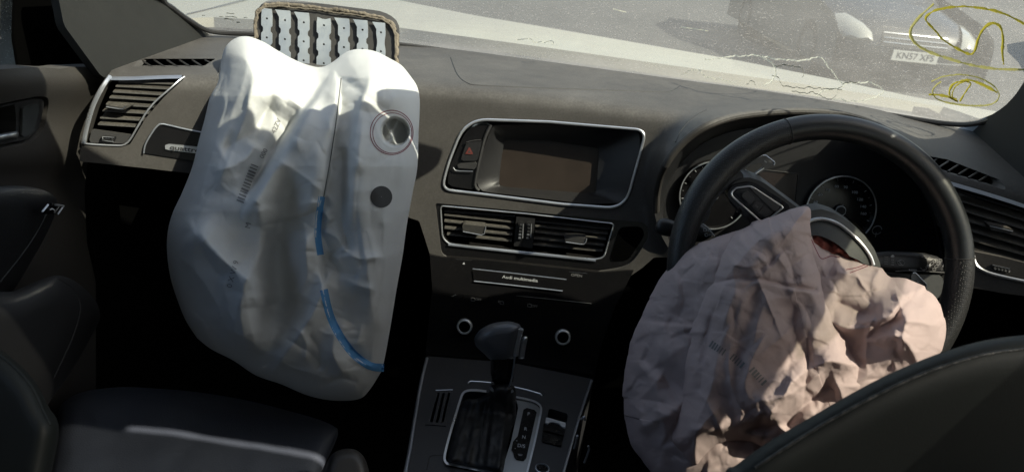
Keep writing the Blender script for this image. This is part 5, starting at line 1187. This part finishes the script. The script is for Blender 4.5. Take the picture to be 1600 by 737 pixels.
sheet('switch_edge', rounded(z6([(886, 392), (1016, 430), (1010, 462), (985, 455), (975, 435), (915, 420), (900, 436), (880, 428)]), .8), lambda u, v: cz(u, v) + np.array([0, 0, .004]), M['chrome'], sw_, g=4, thick=.003, dirn=(0, 0, -1))
P_ = cz(np.array([847.]), np.array([733.]))[0]
th = np.linspace(0, 2 * math.pi, 33)[:-1]
ci = lambda r, d: np.array([P_ + np.array([r * math.cos(t), r * math.sin(t), d]) for t in th])
v, f = loft([ci(.0100, 0), ci(.0098, .003), ci(.0085, .0032), ci(.0078, .001)], True); mesh('button_ring', v, f, M['chrome_dark'], con, sharp=40)
v, f = loft([ci(.0078, .000), ci(.0076, .002), ci(.0002, .002)], True); mesh('start_button', v, f, M['gloss'], con, sharp=40)

# ------------------------------------------------------------------ gear lever
gl_ = thing('gear_lever', 'gear lever with perforated leather knob and chrome release button over a loose gaiter', 'gear lever', tuple(at(765, 680, .84)))
lp = flat(.905, .1, .85)
zl = lambda L: [(730 + a / 5.67, 490 + b / 5.67) for a, b in L]
pillow('knob', catmull([(741, 529), (746, 519), (754, 512), (770, 504.5), (792, 501.5), (806, 504), (813, 508), (815, 518), (812, 534), (808, 548), (805, 560), (786, 566), (767, 562), (756, 552), (744, 541)], 3, True), lp, .026, 22, M['knob_leather'], gl_, g=2.5, back=.02)
pillow('lever_neck', catmull([(768, 556), (766, 575), (768, 597), (778, 603), (792, 604), (801, 601), (803, 585), (806, 560), (806, 548), (785, 545)], 3, True), shifted(lp, -.004), .020, 16, M['gloss'], gl_, g=3)
line('chrome_edge', zl([(478, 98), (452, 170), (436, 250), (425, 330), (415, 420), (400, 520), (380, 590), (350, 640)]), lp, .0012, M['chrome_dark'], gl_, off=.012, step=3)
line('knob_ring', zl([(476, 100), (460, 150), (446, 210), (436, 265), (432, 330)]), lp, .0044, M['chrome'], gl_, off=.012, step=2)
v1 = pillow('release_button', rounded(zl([(500, 186), (538, 190), (522, 280), (505, 384), (450, 386), (462, 290), (475, 230)]), 1.5), shifted(lp, .004), .008, 4, M['chrome'], gl_, g=2)
line('collar', [(767, 597), (771, 602), (780, 605), (794, 605.5), (802, 602)], lp, .0022, M['chrome_dark'], gl_, off=.014, smoothn=4, step=2)
gp = [(768, 600), (765, 612), (745, 622), (726, 624), (716, 640), (706, 680), (699, 715), (704, 723), (730, 728), (760, 734), (784, 738), (790, 715), (797, 680), (806, 650), (806, 628), (803, 602)]
def gait(u, v):
    a = cz(u, v); b = flat(.865, .3, .80)(u, v)
    ka = a[..., 1] / rays(u, v)[..., 1]; kb = b[..., 1] / rays(u, v)[..., 1]
    t = 1 / (1 + np.exp((v - 648) / 10.)); k = ka * (1 - t) + np.minimum(ka, .90 / rays(u, v)[..., 1]) * t
    return CA + rays(u, v) * k[..., None]
def gnz(u, v):
    h = .012 * np.exp(-((u - (782 - (v - 600) * .06)) / 17) ** 2)
    for c, s_, w, a in ((748, -.22, 5, .006), (760, -.14, 3, .004), (772, -.12, 2.5, .004), (790, -.1, 4, .006), (735, -.35, 6, .006), (722, -.3, 5, .004)):
        h = h + a * np.exp(-((u - (c + (v - 640) * s_)) / w) ** 2)
    return h + fbm(u, v, 22, 5) * .010
pillow('gaiter', catmull(gp, 3, True), gait, .014, 14, M['boot'], gl_, g=3, back=.001, nz=gnz)
for c in (750, 757): line('gaiter_stitch', [(c + 8, 640), (c + 2, 675), (c - 2, 722)], gait, .0004, M['hub'], gl_, off=.0262, smoothn=4)

# ------------------------------------------------------------------ passenger door
dl = on_plane((-.635, 1, 1), (1, 0, .06))
door = thing('passenger_door', 'grey door panel with pull handle recess left of the side air vent', 'car door', (-.72, .7, .4))
dpo = [(-220, 120), (0, 108.6), (49, 105), (94, 107.7), (114, 105), (172, 103), (180, 104), (165, 140), (150, 190), (138, 240), (132, 300), (136, 380), (150, 440), (150, 700), (-220, 700)]
H_h = rounded([(-60, 175), (60, 150), (76, 152), (76, 166), (68, 205), (50, 223), (-60, 243)], [2, 8, 5, 5, 8, 12, 2], 4)
def door_s(u, v):
    p = dl(u, v); r = rays(u, v); k = p[..., 1] / r[..., 1]
    h = .045 * np.exp(-((v - (120 + .02 * u)) / 42.0) ** 2) - .03 / (1 + np.exp(-(v - 262) / 9.0)) + .004 * np.exp(-((np.asarray(v) - 108) / 4.) ** 2)
    return CA + r * (k - h)[..., None]
sheet('door_panel', dpo, door_s, M['dash'], door, holes=[H_h], g=9, step=5, thick=.03, dirn=(-1, 0, 0), hole_depth=.05, sharp=50)
sheet('handle_recess', [(-80, 150), (100, 140), (90, 240), (-80, 260)], lambda u, v: door_s(u, v) + np.array([-.045, 0, 0]), M['void'], door, g=20)
sheet('recess_rim', rounded([(-60, 178), (59, 154), (72, 156), (72, 168), (64, 203), (48, 218), (-60, 238)], [2, 8, 5, 5, 8, 10, 2], 4), lambda u, v: door_s(u, v) + np.array([-.003, 0, 0]), M['trim_dark'], door, holes=[rounded([(-50, 180), (27, 164), (29, 190), (28, 215), (-50, 230)], 2)], g=8, step=3, thick=.01, dirn=(-1, 0, 0), hole_depth=.03)
sheet('recess_pad', rounded([(35, 167), (60, 161), (60, 175), (52, 205), (44, 212), (33, 215)], 3), lambda u, v: door_s(u, v) + np.array([.001, 0, 0]), M['hub'], door, g=6, thick=.003, dirn=(-1, 0, 0))
pillow('door_handle', rounded([(-60, 217), (27, 204), (26, 217), (-60, 234)], 3), lambda u, v: door_s(u, v) + np.array([.002, 0, 0]), .009, 6, M['alu'], door, g=4)
al = on_plane((-.60, 1, 1), (1, 0, -.25))
pillow('armrest', catmull([(-100, 300), (0, 291), (40, 291), (72, 298), (89, 312), (86, 335), (68, 375), (45, 415), (20, 455), (-10, 490), (-100, 520)], 4, True), al, .035, 30, M['leather'], door, g=8, back=.05)
ars = shifted(al, .034)
sb = sheet('window_switch', rounded([(19, 316), (30, 304), (57, 307), (50, 320), (22, 320)], 1.5), shifted(al, .0325), M['gloss'], door, g=4, thick=.004)
line('switch_edge', [(20, 316), (30, 304.5)], ars, .0012, M['chrome'], sb, step=2)
line('switch_edge', [(46, 320), (56, 307), (42, 305)], ars, .0012, M['chrome'], sb, step=2)
line('switch_mark', [(33, 313), (37, 311), (41, 314)], ars, .0008, M['mark'], sb, step=2)
line('armrest_seam', [(80, 318), (58, 362), (32, 400), (0, 440)], OnMesh(bpy.data.objects['armrest']), .0008, M['hub'], door, smoothn=4)
bl = on_plane((-.575, 1, 1), (1, 0, .05))
pillow('door_bolster', catmull([(-60, 480), (20, 455), (55, 440), (85, 430), (108, 434), (130, 448), (150, 470), (157, 492), (150, 512), (128, 552), (105, 590), (70, 640), (30, 720), (-60, 720)], 4, True), bl, .05, 45, M['trim_dark'], door, g=8, back=.06)
line('bolster_seam', [(90, 436), (110, 448), (124, 470), (124, 492), (112, 530), (84, 590)], OnMesh(bpy.data.objects['door_bolster']), .0010, M['trim_dark'], door, smoothn=4)
sheet('window_frame', [(26, -60), (60, -60), (100, 20), (140, 80), (180, 106), (114, 109), (94, 110), (49, 108), (30, 108), (22, 60)], on_plane((-.66, 1, 1), (1, 0, .1)), M['void'], door, g=14, thick=.004, dirn=(-1, 0, 0))
sheet('window_frame', [(60, -60), (260, -60), (262, 30), (232, 100), (180, 110), (90, 104)], on_plane((-.69, 1, 1), (1, 0, .1)), M['void'], door, g=14, thick=.02, dirn=(-1, 0, 0))
sheet('window_glass', [(-260, -100), (60, -100), (60, 120), (-260, 130)], on_plane((-.70, 1, 1), (1, 0, .1)), M['glass_mid'], door, g=40)
# grey car glimpsed through the side window
# ------------------------------------------------------------------ seats
ps = thing('car_seat', 'dark leather front passenger seat cushion low in front of the hanging airbag', 'car seat', (-.36, .45, .3))
cus = on_plane((0, .5, .715), (0, -.06, 1))
cp = catmull([(92, 640), (104, 624), (131, 611), (187, 604), (240, 606), (300, 611), (360, 620), (412, 631), (487, 651), (520, 664), (529, 674), (520, 700), (505, 730), (492, 770), (480, 860), (60, 860), (74, 760), (86, 690)], 4, True)
pillow('seat_cushion', cp, cus, .035, 34, M['seat_leather'], ps, g=8, back=.16, nz=lambda u, v: fbm(u, v, 90, 6) * .012 - .004 * np.exp(-((v - (712 - (u - 300) * .10)) / 3.0) ** 2) * 0)
pillow('cushion_front', catmull([(100, 640), (190, 612), (320, 620), (480, 662), (505, 690), (470, 760), (90, 760)], 4, True), lambda u, v: cus(u, v) + np.array([0, .02, -.07]), .03, 30, M['seat_leather'], ps, g=12, back=.05)
pillow('seat_bolster', catmull([(-80, 520), (-20, 535), (10, 552), (39, 577), (60, 603), (76, 635), (90, 656), (92, 680), (86, 712), (78, 760), (70, 860), (-80, 860)], 4, True), on_plane((0, .36, .80), (-.3, -.8, .5)), .05, 40, M['seat_green'], ps, g=9, back=.09)
line('bolster_piping', [(-20, 545), (8, 562), (34, 586), (53, 611), (66, 640), (78, 664)], OnMesh(bpy.data.objects['seat_bolster']), .0016, M['seat_green'], ps, smoothn=4)
pillow('seat_adjuster', catmull([(512, 720), (522, 706), (541, 700), (560, 704), (573, 722), (578, 760), (560, 820), (505, 820), (503, 760)], 3, True), on_plane((0, .5, .69), (0, -.5, .8)), .02, 14, M['black'], ps, g=5)
d_s = on_plane((0, .36, 1.2), (.25, -.92, .15))
sd_ = thing('car_seat', 'shoulder of the black driver seat backrest nearest the camera at the lower right', 'car seat', (.4, .3, .4))
dp_ = catmull([(1128, 745), (1150, 726), (1200, 690), (1260, 655), (1320, 620), (1380, 588), (1440, 562), (1490, 544), (1540, 531), (1600, 523), (1680, 520), (1800, 530), (1900, 900), (1500, 1100), (1050, 900)], 5, True)
bk = pillow('backrest', dp_, d_s, .035, 60, M['seat_green'], sd_, g=12, back=.08, step=5)
q_ = np.array([(1128, 745), (1150, 726), (1200, 690), (1260, 655), (1320, 620), (1380, 588), (1440, 562), (1490, 544), (1540, 531), (1600, 523), (1680, 520)]); 

line('edge_seam', [(1180, 730), (1230, 697), (1290, 660), (1350, 627), (1410, 597), (1470, 573), (1540, 553), (1600, 545), (1680, 542)], off_cam(OnMesh(bk), .0006), .0010, M['leather'], sd_, smoothn=5, step=5)
# small bits low on the right: release handle and debris
rh = thing('lever_handle', 'small chrome tipped handle below the right side vent', 'handle', tuple(at(1510, 515, .95)))
pillow('handle_body', rounded([(1500, 500), (1520, 503), (1524, 512), (1520, 524), (1496, 520), (1494, 508)], 3), flat(.95), .008, 6, M['black'], rh, g=4)
line('chrome_edge', [(1503, 509), (1512, 510.5), (1519, 512)], shifted(flat(.95), .009), .0012, M['chrome'], rh, step=2)
db = thing('seat_belt_buckle', 'small pale buckle edge beside the right console strip', 'buckle', tuple(at(905, 690, .8)))
for L_ in ([(897, 700), (900, 690), (902, 680)], [(913, 722), (917, 712), (921, 700), (919, 696)], [(908, 655), (913, 650), (914, 656)]):
    line('buckle_edge', L_, flat(.80), .0016, M['chrome_dark'], db, step=2)
sr = thing('door_sill_strip', 'thin brass coloured strip under the left edge of the driver airbag', 'strip', tuple(at(1015, 725, .8)))
line('strip_edge', [(1007, 712), (1013, 719), (1028, 738)], flat(.80), .0022, M['marker_old'], sr, step=2)
bpy.context.view_layer.update()
